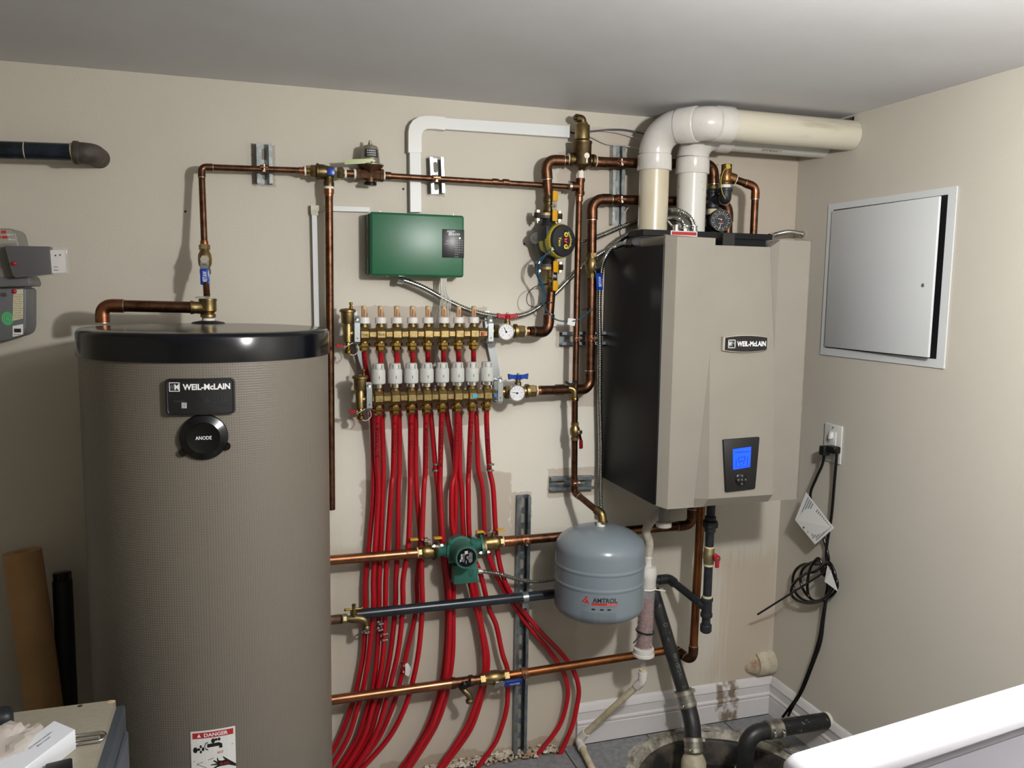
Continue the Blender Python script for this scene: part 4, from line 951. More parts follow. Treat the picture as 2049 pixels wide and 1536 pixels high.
MB().lathe(c+V(.004,-.0286,.012), FY, [(.0085,0),(.0085,.0012)], 24).robox(c+V(.0045,-.0292,-.002), V(.0028,0,0), V(0,.0006,0), V(0,0,.008), .0004, 1).build('emblem_plate', solder, sep)
MB().cyl(c-UZ*.022, c-UZ*.030, .009, 16).build('bottom_port', bronze, sep)
MB().cyl(P(1162,342,YP), P(1162,358,YP), .0095, 20).build('white_nipple', white_tape, sep)
# tee and thin line down
vt = thing('expansion_line', 'thin vertical copper pipe with a tee under the air separator', 'pipe', P(1161,373,YP))
tee_body(vt, P(1161,357,YP), P(1160,390,YP), P(1160,373,YP), P(1143,373,YP), .0125, copper_dark)
MB().cyl(P(1143,373,YP), P(1138,372.6,YP), .0135, 20).build('sealant', solder, vt)
YT = YP-.018
MB().lathe(P(1159,388,YP), P(1159,404,YP)-P(1159,388,YP), [(.0135,0),(.0135,.006),(.011,.008),(.011,.022)], 20).build('adapter', copper, vt)
MB().sweep([P(1158.5,398,YP), P(1158,430,YP-.006), P(1155,560,YT), P(1151,776,YT)], .0096, 20).build('pipe', copper_dark, vt)
# supply pipe: pump line up to separator
sp_ = thing('supply_pipe', 'thick copper bend joining the vertical pump line to the air separator', 'pipe', P(1095,380,YP))
pipe_parts(sp_, [P(1097.5,398,YP), P(1092,320,YP), P(1136,322,YP)], R1, copper_dark, rad=.026)
rp = thing('boiler_supply_pipe', 'uppermost thick copper pipe running right behind the plastic vents', 'pipe', P(1195,324,YP))
coupling(rp, P(1193,324,YP), P(1212,325,YP), R1*1.14, copper_dark)
pipe_parts(rp, [P(1193,324,YP), P(1427,330,YP), P(1428,378,YP)], R1*1.08, copper_dark, rad=.03)
clamp(s3, P(1238,326,YP), V(1,0,.02), R1)
rr = thing('boiler_return_pipe', 'second thick copper pipe, bending down beside the black boiler side', 'pipe', P(1184,430,YP))
pipe_parts(rr, [P(1184,512,YP), P(1185,398,YP), P(1457,405,YP), V(P(1457,405,YP).x+.004,YP,1.688)], R1, copper_dark, rad=.034)
clamp(s3, P(1238,400,YP), V(1,0,.02), R1)
valve('brass ball valve with a blue lever beside the boiler', P(1184,506,YP), P(1184,556,YP), .0155, brass, V(.1,0,-1), V(.35,-1,0), .075, blue_h, w=.022, words='WATER')
lo = thing('return_drop_pipe', 'thick copper pipe dropping from the blue valve and turning left to the lower manifold', 'pipe', P(1183,600,YP))
pipe_parts(lo, [P(1184,552,YP), P(1180,779,YP), bl+V(0,.004,0)], R1, copper_dark, rad=.03)
coupling(lo, P(1112,780,YP-.012), P(1128,779.5,YP-.010), R1*1.18, bronze_brown)
clamp(s4, P(1182,676,YP), UZ, R1); clamp(s4, P(1153,676,YT), UZ, .0096)
# supply: pump line
pl_ = thing('pump_drop_pipe', 'thick copper pipe below the vertical pump bending left to the red wing valve', 'pipe', P(1097,620,YP))
pipe_parts(pl_, [P(1103,572,YP), P(1096,666,YP-.01), bu+V(0,.002,0)], R1, copper_dark, rad=.028)
def double_lever(root, hub, L1, L2, m):
    n = V(.35,-1,0).normalized(); MB().cyl(hub, hub+n*.012, .006, 12).build('stem', brass, root)
    h = hub+n*.013; pm = MB(); pm.robox(h, V(n.y*-.0085,n.x*.0085,0), n*.0012, V(0,0,.013), .0005, 1); pm.build('handle_plate', chrome, root)
    MB().cyl(h, h+n*.006, .0055, 6).cyl(h+n*.005, h+n*.009, .003, 8).build('handle_nut', solder, root)
    for s_, L in ((1,L1),(-1,L2)):
        if L: MB().robox(h+n*.002+V(0,0,s_*(.012+L/2)), V(n.y*-.0095,n.x*.0095,0), n*.0035, V(0,0,L/2), .003, 2).build('handle', m, root)
uv = thing('flange_valve', 'bronze flange valve with yellow grips directly above the vertical pump', 'valve', P(1097,410,YP))
a, b = P(1098,388,YP), P(1098,428,YP); Lz = (a-b).length
MB().lathe(b, a-b, [(.017,0),(.0195,.004),(.0195,.018),(.0165,.024),(.0165,.034),(.0185,.036),(.0185,.046),(.016,.050),(.016,Lz)], 20).build('valve_body', bronze, uv)
double_lever(uv, P(1104,412,YP-.018), .031, .034, yel_h)
lvv = thing('flange_valve', 'brass flange valve with yellow grips directly below the vertical pump', 'valve', P(1100,555,YP))
a, b = P(1102,540,YP), P(1103,575,YP); Lz = (a-b).length
MB().lathe(b, a-b, [(.016,0),(.016,.008),(.0185,.012),(.0185,.022),(.0165,.026),(.0185,.034),(.017,.040),(.017,Lz)], 20).build('valve_body', brass, lvv)
double_lever(lvv, P(1105,553,YP-.018), .034, .031, yel_h)
# yellow and black pump
pu = thing('circulator_pump', 'black and yellow circulator pump with a lit red display, on the vertical pipe', 'pump', P(1100,483,YP))
def oval_flange(root, zc_, px, m1_, m2_, th=.008):
    cc = P(px, zc_, YP); n = V(0,0,1)
    for k, mm in ((0,m1_),(1,m2_)):
        pts = []
        for i in range(28):
            t_ = 2*PI*i/28; x = .045*math.cos(t_); r_ = .021; y = r_*math.sin(t_)*(1 if abs(math.cos(t_)) < .6 else .85)
            pts.append(cc+V(x, y, -th+k*th+.0002*k))
        MB().prism(pts, V(0,0,th)).build('flange', mm, root)
    for sx in (-.034, .034):
        MB().cyl(cc+V(sx,0,-.022), cc+V(sx,0,.016), .0035, 10).cyl(cc+V(sx,0,th+.0005), cc+V(sx,0,th+.008), .0085, 6).cyl(cc+V(sx,0,-th-.008), cc+V(sx,0,-th-.0005), .0085, 6).build('bolt', solder, root)
cast = mat('grey_cast_iron', '2c2e30', .5, .4)
oval_flange(pu, 432, 1097, cast, bronze); oval_flange(pu, 534, 1099, bronze, cast)
pc0 = P(1098,484,YP); pn = V(.36,-.93,.02).normalized(); pu_u = UZ; pr_x = pu_u.cross(-pn).normalized()*-1
pr_x = V(-pn.y*-1,0,0); pr_x = UZ.cross(pn).normalized()
if pr_x.x < 0: pr_x = -pr_x
b = MB(); b.lathe(P(1098,438,YP), V(0,0,-1), [(.018,0),(.020,.01),(.034,.028),(.040,.05),(.040,.08),(.034,.10),(.020,.12),(.018,.135)], 28); b.build('volute', cast, pu)
b = MB(); b.sphere(pc0+V(-.03,.0,.010), .028, 16, 10, (1,.9,.7)); b.build('cast_housing', mat('silver_cast','8f9396',.45,.8), pu)
MB().lathe(pc0+pn*.0, pn, [(.041,0),(.045,.006),(.046,.024),(.044,.027)], 40).build('motor_body', mat('olive_yellow_body','9c9440',.4), pu)
MB().lathe(pc0+pn*.026, pn, [(.0455,0),(.0475,.003),(.0475,.012),(.045,.013)], 40).build('charcoal_ring', bee_blk, pu)
MB().lathe(pc0+pn*.038, pn, [(.047,0),(.050,.002),(.0505,.018),(.0485,.022)], 48).build('yellow_band', bee_yel, pu)
rb = MB()
for k in range(26):
    th = PI*.55+k*PI*1.0/26; d = pr_x*math.cos(th)+UZ*math.sin(th); s = pn.cross(d)
    rb.obox(pc0+pn*.049+d*.0507, pn*.008, s*.0012, d*.0006)
rb.build('band_ribs', mat('pump_dark_yellow','857b26',.4), pu, kind='stuff')
fp = MB().lathe(pc0+pn*.058, pn, [(.0465,0),(.0475,.003),(.0465,.008),(.044,.0115),(.036,.0125),(.001,.013)], 48).build('control_face', bee_blk, pu)
MB().robox(pc0+pn*.026+pr_x*(-.036)+UZ*.022, pr_x*.015, pn*.022, UZ*.022, .005, 2).build('terminal_cover', bee_blk, pu)
ff = pc0+pn*.0712
def fpt(a, b): return ff+pr_x*a+UZ*b
MB().rings([[ff-pn*.001+pr_x*(.004+.0085*math.cos(2*PI*i/24)*s)+UZ*(.030*math.sin(2*PI*i/24)*s) for i in range(24)][::-1] for s in (1,.98)]+[[ff+pn*.0006+pr_x*(.004+.0085*math.cos(2*PI*i/24)*s)+UZ*(.030*math.sin(2*PI*i/24)*s) for i in range(24)][::-1] for s in (.97,.01)]).build('display_oval', black_pl, fp)
for sgn in (1,-1):
    q = fpt(.0035, sgn*.0175)+pn*.0008; bo = MB().lathe(q, pn, [(.0075,0),(.0075,.0012),(.006,.0018),(.001,.0018)], 20).build('button', mat('button_yellow','cfc04a',.4), fp)
    t = MB(); q2 = q+pn*.0021; t.add([q2+UZ*sgn*.0045, q2+pr_x*.004-UZ*sgn*.003, q2-pr_x*.004-UZ*sgn*.003], [(0,1,2)]); t.build('arrow', ink, bo, smooth=False)
t = MB(); put_text(t, '2.7', ff+pr_x*.0035+pn*.001, UZ*-1, pr_x, .014, .0095, .03); t.build('display_digits', led_red, fp, smooth=False)
t = MB(); put_text(t, 'BumbleBee', fpt(.0225,.0), -UZ, pr_x, .058, .0085, .02, mapf=lambda a,b: ff+(pr_x*math.cos(-a/.030)+UZ*math.sin(-a/.030))*(.030+b*.9-.001)+pr_x*-.004)
put_text(t, 'Taco', fpt(-.019,-.004), -UZ, pr_x, .027, .010, .03); t.build('lettering', mat('pump_print_yellow','cfc04a',.5), fp, smooth=False)
# teal cable and ties around the pump pipe
cb = thing('sensor_cable', 'teal cable looping from the pump down to the return pipe', 'cable', P(1100,500,-.13))
w = MB(); smooth_tube(w, [P(1105,498,-.135), P(1094,508,-.13), P(1078,522,-.12), P(1073,545,-.11), P(1080,563,-.10), P(1086,585,-.09), P(1088,610,-.088), P(1100,628,-.085), P(1115,640,-.08), P(1140,643,-.09), P(1160,638,-.095), P(1178,624,-.085), P(1181,618,-.080)], .0022); w.build('cable', blue_cable, cb)
w = MB(); smooth_tube(w, [P(1106,500,-.136), P(1090,512,-.13), P(1080,530,-.12), P(1077,550,-.11), P(1086,570,-.10), P(1091,590,-.09), P(1089,605,-.088)], .0022); w.build('cable', blue_cable, cb)
w = MB(); smooth_tube(w, [P(1088,568,-.09), P(1068,575,-.08), P(1055,590,-.07), P(1056,608,-.07), P(1070,614,-.08), P(1084,608,-.088)], .0012, 8); w.build('tie_loop', black_matte, cb)
MB().robox(P(1107,497,-.137), V(.006,0,.002), V(0,.001,0), V(0,0,.005), .0005, 1).build('cable_tag', mat('pale_green_tag','9fb890',.5), cb)
MB().prism([P(1137,636,-.0935),P(1152,638,-.0935),P(1150,652,-.0935),P(1135,649,-.0935)], V(0,.0005,0)).build('small_tag', paper, cb, smooth=False)
for (x,y,yy,r) in ((1099,569,YP,.0165),(1098,605,YP-.003,.0155),(1182,618,YP,.0155)):
    q = P(x,y,yy); t = MB(); t.lathe(q-UZ*.002, UZ, [(r,0),(r+.0015,0),(r+.0015,.004),(r,.004)], 24, cap=False); t.cyl(q+V(-r,-.008,0), q+V(-r-.018,-.012,-.003), .0012, 6)
    tag(t.build('cable_tie', black_matte, None), {569:'black cable tie on the pipe just below the lower flange valve',605:'black cable tie above the bend of the pump drop pipe',618:'black cable tie on the thick pipe under the blue lever'}[y], 'cable tie')

# ---- brass stop with black wing, then thin line to the expansion tank
ev = thing('boiler_drain', 'brass elbow fitting with a black wing knob under the thin vertical pipe', 'valve', P(1148,778,YT))
MB().sweep(fillet([P(1138,776,YT-.006), P(1150,779,YT-.012), P(1150,800,YT-.012)], .012), .0095, 16).build('elbow', brass, ev)
MB().lathe(P(1150,795,YT-.012), -UZ, [(.0105,0),(.012,.002),(.012,.009),(.0105,.011)], 16).build('collar', brass_shiny, ev)
w = MB(); q = P(1143,770,YT-.022)
for s_ in (-1,1): w.prism([q+V(0,0,-.004),q+V(s_*.019,0,.006),q+V(s_*.019,0,.014),q+V(0,0,.004)][::s_], V(0,.006,0))
w.build('wing_knob', black_pl, ev)
el_ = thing('expansion_pipe', 'thin copper pipe descending and angling forward to the grey expansion tank', 'pipe', P(1150,830,YT))
XT = V(P(1203,1043,-.2).x, -.2, 0)
pipe_parts(el_, [P(1150,802,YT-.010), P(1149,984,YP), P(1201,1027,-.19)], .0098, copper_dark, rad=.012)
valve('small brass valve with a red lever above the grey expansion tank', P(1150.5,845,YT-.008), P(1150,880,YT-.006), .0115, brass, V(.05,0,-1), V(.6,-1,0), .052, mat('dark_red_handle','7c1420',.3), w=.013)
clamp(s5, P(1149,964,YP-.004), UZ, .0098)
a = P(1201,1027,-.19); tz = P(1203,1046,-.2).z
MB().sweep(fillet([P(1193,1020,-.175), a+V(.003,-.004,0), V(a.x+.004,-.2,tz+.004)], .012), .0135, 20).lathe(V(a.x+.004,-.2,tz-.002), UZ, [(.014,0),(.016,.002),(.016,.008),(.014,.010)], 20).build('brass_elbow', brass, el_)

# ================================================================== EXPANSION TANK
ex = thing('expansion_tank', 'grey steel expansion tank hanging from a thin copper pipe', 'tank', V(XT.x,-.2,tz-.33))
cxp = (P(1113,1130,-.2).x+P(1284,1130,-.2).x)/2; ER = (P(1284,1130,-.2).x-P(1113,1130,-.2).x)/2*.965; EC = (cxp, -.2)
zt, zb = tz-.008, CYL(1200,1262,EC,ER).z+.02
zs = CYL(1195,1092,EC,ER).z
g1, g2 = CYL(1195,1152,EC,ER).z, CYL(1195,1185,EC,ER).z
pf = [(max(.001,ER*math.sin(t_*PI/2/14)**.92), zt-.066*(1-math.cos(t_*PI/2/14)**1.0)) for t_ in range(0,15)]
for g_ in (g1, g2): pf += [(ER,g_+.008),(ER,g_+.006),(ER+.0006,g_+.0045),(ER+.0018,g_+.002),(ER+.0018,g_-.002),(ER+.0006,g_-.0045),(ER,g_-.006),(ER,g_-.008)]
hb = CYL(1200,1260,EC,ER).z+.012
pf += [(ER,hb+.026),(ER,hb+.022),(ER-.0012,hb+.016),(ER-.004,hb+.009),(ER-.009,hb+.003),(ER-.016,hb-.002),(ER-.026,hb-.006),(.08,hb-.012),(.04,hb-.017),(.001,hb-.019)]
MB().lathe((EC[0],EC[1],0), -UZ, [(r,-z) for r,z in pf], 72).build('shell', tank_grey, ex, ang=60)
MB().cyl(V(EC[0],-.2,zt-.004), V(EC[0],-.2,tz+.004), .013, 20).build('white_nipple', white_tape, ex)
def on_ex(px, py): return CYL(px, py, EC, ER)
q0 = on_ex(1196,1212); th0 = math.atan2(q0.x-EC[0], -(q0.y-EC[1]))
def em(a, b, R=ER+.0006): th = th0+a/ER; return V(EC[0]+R*math.sin(th), EC[1]-R*math.cos(th), q0.z+b)
def estrip(mb, x0,y0,x1,y1,R=ER+.0006,n=5,sk=0):
    for i in range(n):
        a, b = x0+(x1-x0)*i/n, x0+(x1-x0)*(i+1)/n; mb.add([em(a,y0,R),em(b,y0,R),em(b,y1,R),em(a,y1,R)],[(0,1,2,3)])
t = MB(); put_text(t, 'AMTROL', None,None,None,.072,.0145,.022,mapf=lambda a,b: em(a+.021,b+.016)); t.build('maker_lettering', ink_navy, ex, smooth=False)
lg = MB()
def ep(*pts): lg.add([em(x,y) for x,y in pts],[list(range(len(pts)))])
ep((-.048,.006),(-.034,.026),(-.030,.026),(-.030,.024),(-.043,.006)); ep((-.041,.004),(-.031,.019),(-.026,.006),(-.021,.0035),(-.028,.0035),(-.030,.006),(-.034,.006)); estrip(lg, -.018,.001,.058,.008)
lg.build('red_emblem', mat('label_red','b8312c',.45), ex, smooth=False)
t = MB(); put_text(t, 'EXTROL', None,None,None,.03,.0045,.01,mapf=lambda a,b: em(a+.042,b+.0045,ER+.001)); t.build('strip_lettering', mat('label_pink','d99a90',.5), ex, smooth=False)
t = MB()
for k in range(9): put_text(t, 'read all instructions before installing service precharge pressure', None,None,None,.104-.012*(k==8),.0026,0,mapf=lambda a,b,k=k: em(a+.002-.006*(k==8),b-.022-k*.0043))
put_text(t,'thermal expansion tank',None,None,None,.05,.0025,0,mapf=lambda a,b: em(a+.03,b-.0035)); put_text(t,'model',None,None,None,.02,.0022,0,mapf=lambda a,b: em(a-.04,b-.003))
for k, x in enumerate((-.012,.012,.033)): estrip(t, x-.005,-.0135,x+.005,-.0085)
t.build('small_print', ink_navy, ex, smooth=False, kind='stuff')

# ================================================================== LOWER LEFT: GREEN PUMP LINE
YG = -.078
gl = thing('tank_supply_pipe', 'bright copper pipe from the hot water tank to the green pump', 'pipe', P(662,1121,YG))
gq_ = P(640,1122.6,YG); pipe_parts(gl, [V(.03,-.16,gq_.z), V(.03,YG,gq_.z), P(836,1106,YG)], R1, copper_bright, sold=False); coupling(gl, P(812,1108,YG), P(836,1106,YG), R1*1.13, copper_bright)
gr_ = thing('tank_supply_pipe', 'copper pipe from the green pump right to an elbow under the boiler', 'pipe', P(1010,1083,YG))
pipe_parts(gr_, [P(1005,1083.5,YG), P(1384,1050,YG), V(P(1384,1050,YG).x,YG,BB+.002)], R1, copper_dark, copper_dark, rad=.026)
coupling(gr_, P(1006,1083.5,YG), P(1032,1081.5,YG), R1*1.13, copper)
clamp(s6, P(1049,1080,YG), V(1,0,.02), R1, copper)
def pump_valve(label, a, b, flange_end, hx0, hx1, hy0, hy1):
    root = thing('flange_valve', label, 'valve', a); d = (b-a).normalized(); L = (b-a).length
    MB().lathe(a, d, [(.0155,0),(.0165,.002),(.0165,.005)], 20).build('sealant', mat('cream_sealant','c9c1a0',.7), root)
    MB().lathe(a+d*.005, d, [(.0185,0),(.0185,.010),(.016,.011)], 8).build('hex_end', brass, root, ang=20)
    MB().lathe(a+d*.014, d, [(.018,0),(.0215,.006),(.0225,.014),(.0215,.022),(.018,L-.018)], 28).build('valve_body', brass, root)
    e = b-d*.006; pts = []; s = UZ-d*UZ.dot(d); s.normalize(); w = d.cross(s)
    for i in range(28):
        t_ = 2*PI*i/28; ca, sa = math.cos(t_), math.sin(t_); pts.append(e+(s*.7+w*.7)*(.040*ca)+(s*.7-w*.7)*(.022*sa))
    MB().prism(pts, d*.007).build('flange', bronze, root)
    c = (a+b)/2+V(0,0,.018); MB().cyl(c, c+UZ*.012, .006, 12).build('stem', brass, root)
    h0, h1 = P(hx0,hy0,YG), P(hx1,hy1,YG); u = (h1-h0).normalized(); hc = (h0+h1)/2; LL = (h1-h0).length
    MB().robox(hc-UZ*.003, u*.014, V(0,.008,0), UZ*.0012, .0005, 1).cyl(hc-UZ*.004, hc+UZ*.004, .005, 6).build('handle_plate', chrome, root)
    for sg in (-1, 1): MB().robox(hc+u*sg*(LL/2-.0125), u*.0125, V(0,.0095,0), UZ*.0028, .0025, 2).build('handle', yel_h, root)
    return root, e, d, s, w
va, ea, da, sa_, wa = pump_valve('brass flange valve with flat yellow grips left of the green pump', P(833,1106,YG), P(872,1102,YG), 1, 820,884,1079,1075)
vb, eb, db, sb_, wb = pump_valve('brass flange valve with flat yellow grips right of the green pump', P(1008,1083,YG), P(966,1087,YG), 1, 952,1010,1064,1059)
gp = thing('circulator_pump', 'green circulator pump with a round black nameplate on the level copper pipe', 'pump', P(918,1096,YG))
for e, d, s, w in ((ea,da,sa_,wa),(eb,db,sb_,wb)):
    pts = []
    for i in range(28):
        t_ = 2*PI*i/28; pts.append(e+d*.0075+(s*.7+w*.7)*(.038*math.cos(t_))+(s*.7-w*.7)*(.021*math.sin(t_)))
    MB().prism(pts, d*.007).build('flange', green_pump, gp)
    MB().lathe(e+d*.014, d, [(.019,0),(.016,.008),(.020,.020),(.030,.032)], 24).build('port', green_pump, gp)
    for sg in (-1,1):
        q = e+(s*.7+w*.7)*(.031*sg); MB().cyl(q-d*.010, q+d*.024, .0032, 8).cyl(q+d*.0155, q+d*.022, .0065, 6).cyl(q-d*.007, q-d*.0005, .0065, 6).build('bolt', solder, gp)
gc = P(918,1096,YG); 
MB().lathe(gc+V(0,.030,0), FY, [(.028,0),(.036,.006),(.038,.02),(.038,.045),(.043,.047),(.043,.054),(.036,.056)], 40).build('volute', green_pump, gp)
for th in (.6, 2.4, 3.9, 5.4):
    q = gc+V(math.cos(th)*.042, -.018, math.sin(th)*.042); MB().cyl(q+V(0,.006,0), q+V(0,-.010,0), .0075, 12).cyl(q+V(0,-.010,0), q+V(0,-.014,0), .004, 6).build('bolt', green_pump, gp)
MB().lathe(gc+V(0,-.024,0), FY, [(.037,0),(.034,.004),(.031,.050),(.0335,.056),(.0345,.059),(.0345,.068),(.0325,.071),(.0285,.0715),(.028,.069),(.001,.069)], 48).build('motor_housing', green_pump, gp)
fcn = gc+V(0,-.0932,0); npl = MB().lathe(fcn+V(0,.0005,0), FY, [(.0275,0),(.0275,.0008)], 40).build('nameplate', black_pl, gp)
t = MB(); put_text(t, 'Taco', fcn+V(-.0155,-.0006,.0), V(0,0,-1)*-1, V(-1,0,0), .024, .008, .02)
for k, (x, z, L_) in enumerate(((-.008,0,.026),(-.004,.012,.010),(-.001,-.013,.010),(.004,0,.010),(.008,.0,.028),(.012,.0,.032),(.016,.0,.026),(.001,.001,.006))): put_text(t, 'MODEL VOLTS HZ', fcn+V(x,-.0006,z), UZ, V(-1,0,0), L_, .0022, .01)
put_text(t, 'IIIII', fcn+V(-.001,-.0006,.0155), RX, UZ, .009, .009, .03); t.build('nameplate_print', ink_w, npl, smooth=False)
jb0, jb1 = P(908,1137,-.105), P(955,1166,-.105)
MB().rbox((jb0.x-.001,-.112,P(930,1166,-.105).z),(jb1.x,-.048,P(930,1128,-.105).z), .003).build('junction_box', green_pump, gp)
q = P(939,1147,-.112); MB().prism([q+V(-.010,0,.016),q+V(.014,0,.012),q+V(.012,0,-.008),q+V(.004,0,-.013),q+V(-.002,0,-.008)], V(0,.010,0)).build('knockout_cover', black_pl, gp)
def cond(label, pts, r=.0078, ends=True, m=conduit_m):
    root = thing('flexible_conduit', label, 'conduit', pts[0]); w = MB(); conduit(w, pts, r); w.build('armour', m, root)
    if ends:
        for a, b in ((pts[0], pts[1]), (pts[-1], pts[-2])):
            d = (Vector(b)-Vector(a)).normalized(); MB().lathe(Vector(a)-d*.002, d, [(r*1.35,0),(r*1.35,.012),(r*1.1,.014),(r*1.1,.018)], 8).build('connector', chrome, root, ang=20)
    return root
cond('dull flexible conduit from the green pump to behind the expansion tank', [P(956,1142,-.085),P(975,1144,-.08),P(1000,1148,-.072),P(1030,1157,-.062),P(1060,1163,-.055),P(1090,1162,-.05),P(1125,1156,-.045)], .0062)
cond('flexible conduit sagging from the green box past the manifolds to the boiler', [P(797,559,-.045),P(815,563,-.045),P(850,577,-.046),P(900,604,-.044),P(950,624,-.040),P(1010,634,-.030),P(1060,625,-.022),P(1105,592,-.02),P(1160,538,-.02),P(1200,508,-.03),P(1232,493,-.06),P(1258,484,-.135)], .0085)
cond('flexible conduit rising behind the pump and arching behind both vent pipes', [P(1140,488,-.03),P(1165,483,-.03),P(1200,472,-.022),P(1240,455,-.02),P(1275,441,-.022),P(1305,428,-.04),P(1335,422,-.09),P(1360,423,-.18),P(1380,436,-.185),P(1387,452,-.19),P(1388,461,-.19)], .0085)
cond('long flexible conduit dropping beside the boiler to the expansion tank', [P(1203,1028,-.035),P(1201,980,-.035),P(1202,900,-.035),P(1200,800,-.035),P(1200,700,-.035),P(1199,600,-.038),P(1203,540,-.045),P(1212,512,-.055),P(1228,490,-.05),P(1250,473,-.045),P(1280,458,-.05),P(1310,445,-.06),P(1340,437,-.12),P(1358,438,-.18),P(1368,448,-.195),P(1371,463,-.195)], .0085)
cond('short flexible conduit from the boiler top into the side wall', [P(1540,473,-.12),P(1560,467,-.11),P(1580,464,-.09),P(1600,467,-.06),V(XR-.002,-.05,P(1605,469,-.05).z)], .0075)
q = V(XR,-.05,P(1605,469,-.05).z); tag(MB().lathe(q, V(-1,0,0), [(.018,0),(.017,.001),(.012,.0015)], 20).build('wall_patch', mat('raw_plaster','b9b2a3',.8), None), 'ragged plaster hole in the side wall around the short conduit', 'wall patch')
fit = thing('conduit_fitting', 'cluster of chrome box connectors on the boiler top between the vents', 'connector', P(1350,462,-.2))
for x in (1352, 1372, 1388): 
    q = V(P(x,462,-.193).x, -.193, 1.6865); MB().lathe(q, UZ, [(.012,0),(.012,.004),(.009,.005),(.009,.014),(.011,.015),(.011,.018)], 12).build('connector', chrome, fit, ang=20)
# ---- black iron group on the boiler top
bi = thing('boiler_trim_fittings', 'black iron tees and gauge elbow standing on the boiler top', 'fitting', P(1425,465,-.10))
YB2 = -.072
def zof(px, py, y=YB2): return P(px, py, y)
xI = zof(1425,420).x
MB().lathe((xI,YB2,zof(1425,372).z), -UZ, [(.0165,0),(.0165,.010)], 20).build('adapter', mat('green_brass','6a6a3c',.5,.8), bi)
MB().lathe((xI,YB2,zof(1425,380).z), -UZ, [(.0205,0),(.0215,.002),(.0215,.010),(.018,.012),(.018,.044),(.0215,.046),(.0215,.056),(.0195,.058)], 28).build('tee', black_iron, bi)
MB().cyl(V(xI,YB2,zof(1425,418).z), V(xI,YB2,zof(1425,432).z), .0145, 20).build('nipple', mat('cream_sealant','c9c1a0',.7), bi)
MB().lathe((xI,YB2,zof(1425,430).z), -UZ, [(.0205,0),(.0215,.002),(.0215,.010),(.018,.012),(.018,.036),(.0215,.038),(.0215,(zof(1425,430).z-1.687))], 28).build('tee', black_iron, bi)
a = V(xI,YB2,zof(1425,400).z); MB().cyl(a, a+V(.012,-.055,0), .016, 20).build('branch', black_iron, bi)
ek = P(1450,394,-.135); MB().sweep(fillet([a+V(.012,-.050,0), ek+V(0,-.004,-.006), ek+V(0,-.004,.022)], .02), .0185, 20).lathe(ek+V(0,-.004,.016), UZ, [(.020,0),(.0215,.001),(.0215,.010),(.020,.011)], 24).build('elbow', black_iron, bi)
MB().lathe(a+V(.010,-.047,0), V(.2,-1,0), [(.0195,0),(.0215,.002),(.0215,.010),(.019,.012)], 24).build('collar', mat('rusty_sealant','a5978a',.7), bi)
kz = ek+V(0,-.004,.026); MB().cyl(kz, kz+UZ*.013, .0145, 24).build('white_nipple', white_tape, bi)
rv = thing('relief_valve', 'brass relief valve with a pale lever between the vents and the boiler corner', 'valve', kz+UZ*.012)
MB().lathe(kz+UZ*.011, UZ, [(.0165,0),(.019,.002),(.019,.006),(.0165,.010),(.0175,.014),(.0185,.030),(.0160,.036),(.0160,.060),(.015,.061)], 28).build('body', mat('relief_brass','8a6440',.4,1,'9c7850',40), rv)
ky = kz+UZ*.036; pe = P(1512,374,-.15)
MB().cyl(ky, ky+(pe-ky).normalized()*.03, .0165, 20).build('outlet', mat('relief_brass','8a6440',.4,1), rv)
MB().robox(kz+V(-.012,-.004,.074), V(.023,0,.006), V(0,.005,0), V(-.0004,0,.0016), .0008, 1).build('lever', mat('pale_lever','c9ccc6',.35,.6), rv)
w = MB(); smooth_tube(w, [kz+V(-.010,-.02,.062), kz+V(-.024,-.02,.045), kz+V(-.030,-.02,.015), kz+V(-.024,-.02,-.015), kz+V(-.012,-.02,-.035)], .0012, 6); w.build('yellow_tie', yellow_w, rv)
MB().robox(kz+V(-.008,-.022,.062), V(.007,0,.002), V(0,.0008,0), V(-.002,0,.006), .0003, 1).build('yellow_tag', yellow_w, rv)
rl = thing('relief_discharge_pipe', 'copper discharge pipe dropping from the relief valve behind the boiler top', 'pipe', pe)
MB().cyl(ky+(pe-ky).normalized()*.029, ky+(pe-ky).normalized()*.033, .0145, 24).build('sealant', white_tape, rl)
pipe_parts(rl, [ky+(pe-ky).normalized()*.032, pe, V(pe.x,-.15,1.688)], R34*1.02, copper_dark, copper, rad=.02)
pg = thing('pressure_gauge', 'round black pressure and temperature gauge on the boiler top', 'gauge', P(1443,440,-.17))
g = P(1443,441,-.165); gn = V(-.12,-1,.02).normalized(); gx = UZ.cross(gn).normalized()
if gx.x < 0: gx = -gx
MB().cyl(V(xI,YB2,g.z), g+gn*-.012, .012, 16).build('stem', black_iron, pg)
gcs = MB().lathe(g+gn*-.018, gn, [(.032,0),(.0345,.003),(.0345,.018),(.033,.020),(.0315,.020),(.031,.0175),(.001,.0175)], 48).build('gauge_case', mat('dark_chrome','63676a',.25,1), pg)
MB().lathe(g+gn*-.0004, gn, [(.0308,0),(.0308,.0003)], 40).build('dial_face', gauge_black, gcs, smooth=False)
t = MB(); gg = g+gn*.0003
for k in range(24):
    th = 2*PI*k/24; u = gx*math.cos(th)+UZ*math.sin(th); wv = gx*-math.sin(th)+UZ*math.cos(th)
    t.obox(gg+u*.0235, u*.0013, gn*.00015, wv*.0005)
    if k%2: put_text(t, str((k*10)%90+10), gg+u*.0275+gn*.0002, gx, UZ, .0038, .0026, 0)
for k in range(14):
    th = PI*.05+PI*.9*k/13; u = gx*math.cos(th)+UZ*math.sin(th); put_text(t, str(k%10), gg+u*.0165+UZ*.003+gn*.0002, gx, UZ, .0014, .0024, 0)
put_text(t, 'psi bar', gg-UZ*.0085+gn*.0002, gx, UZ, .016, .003, .01)
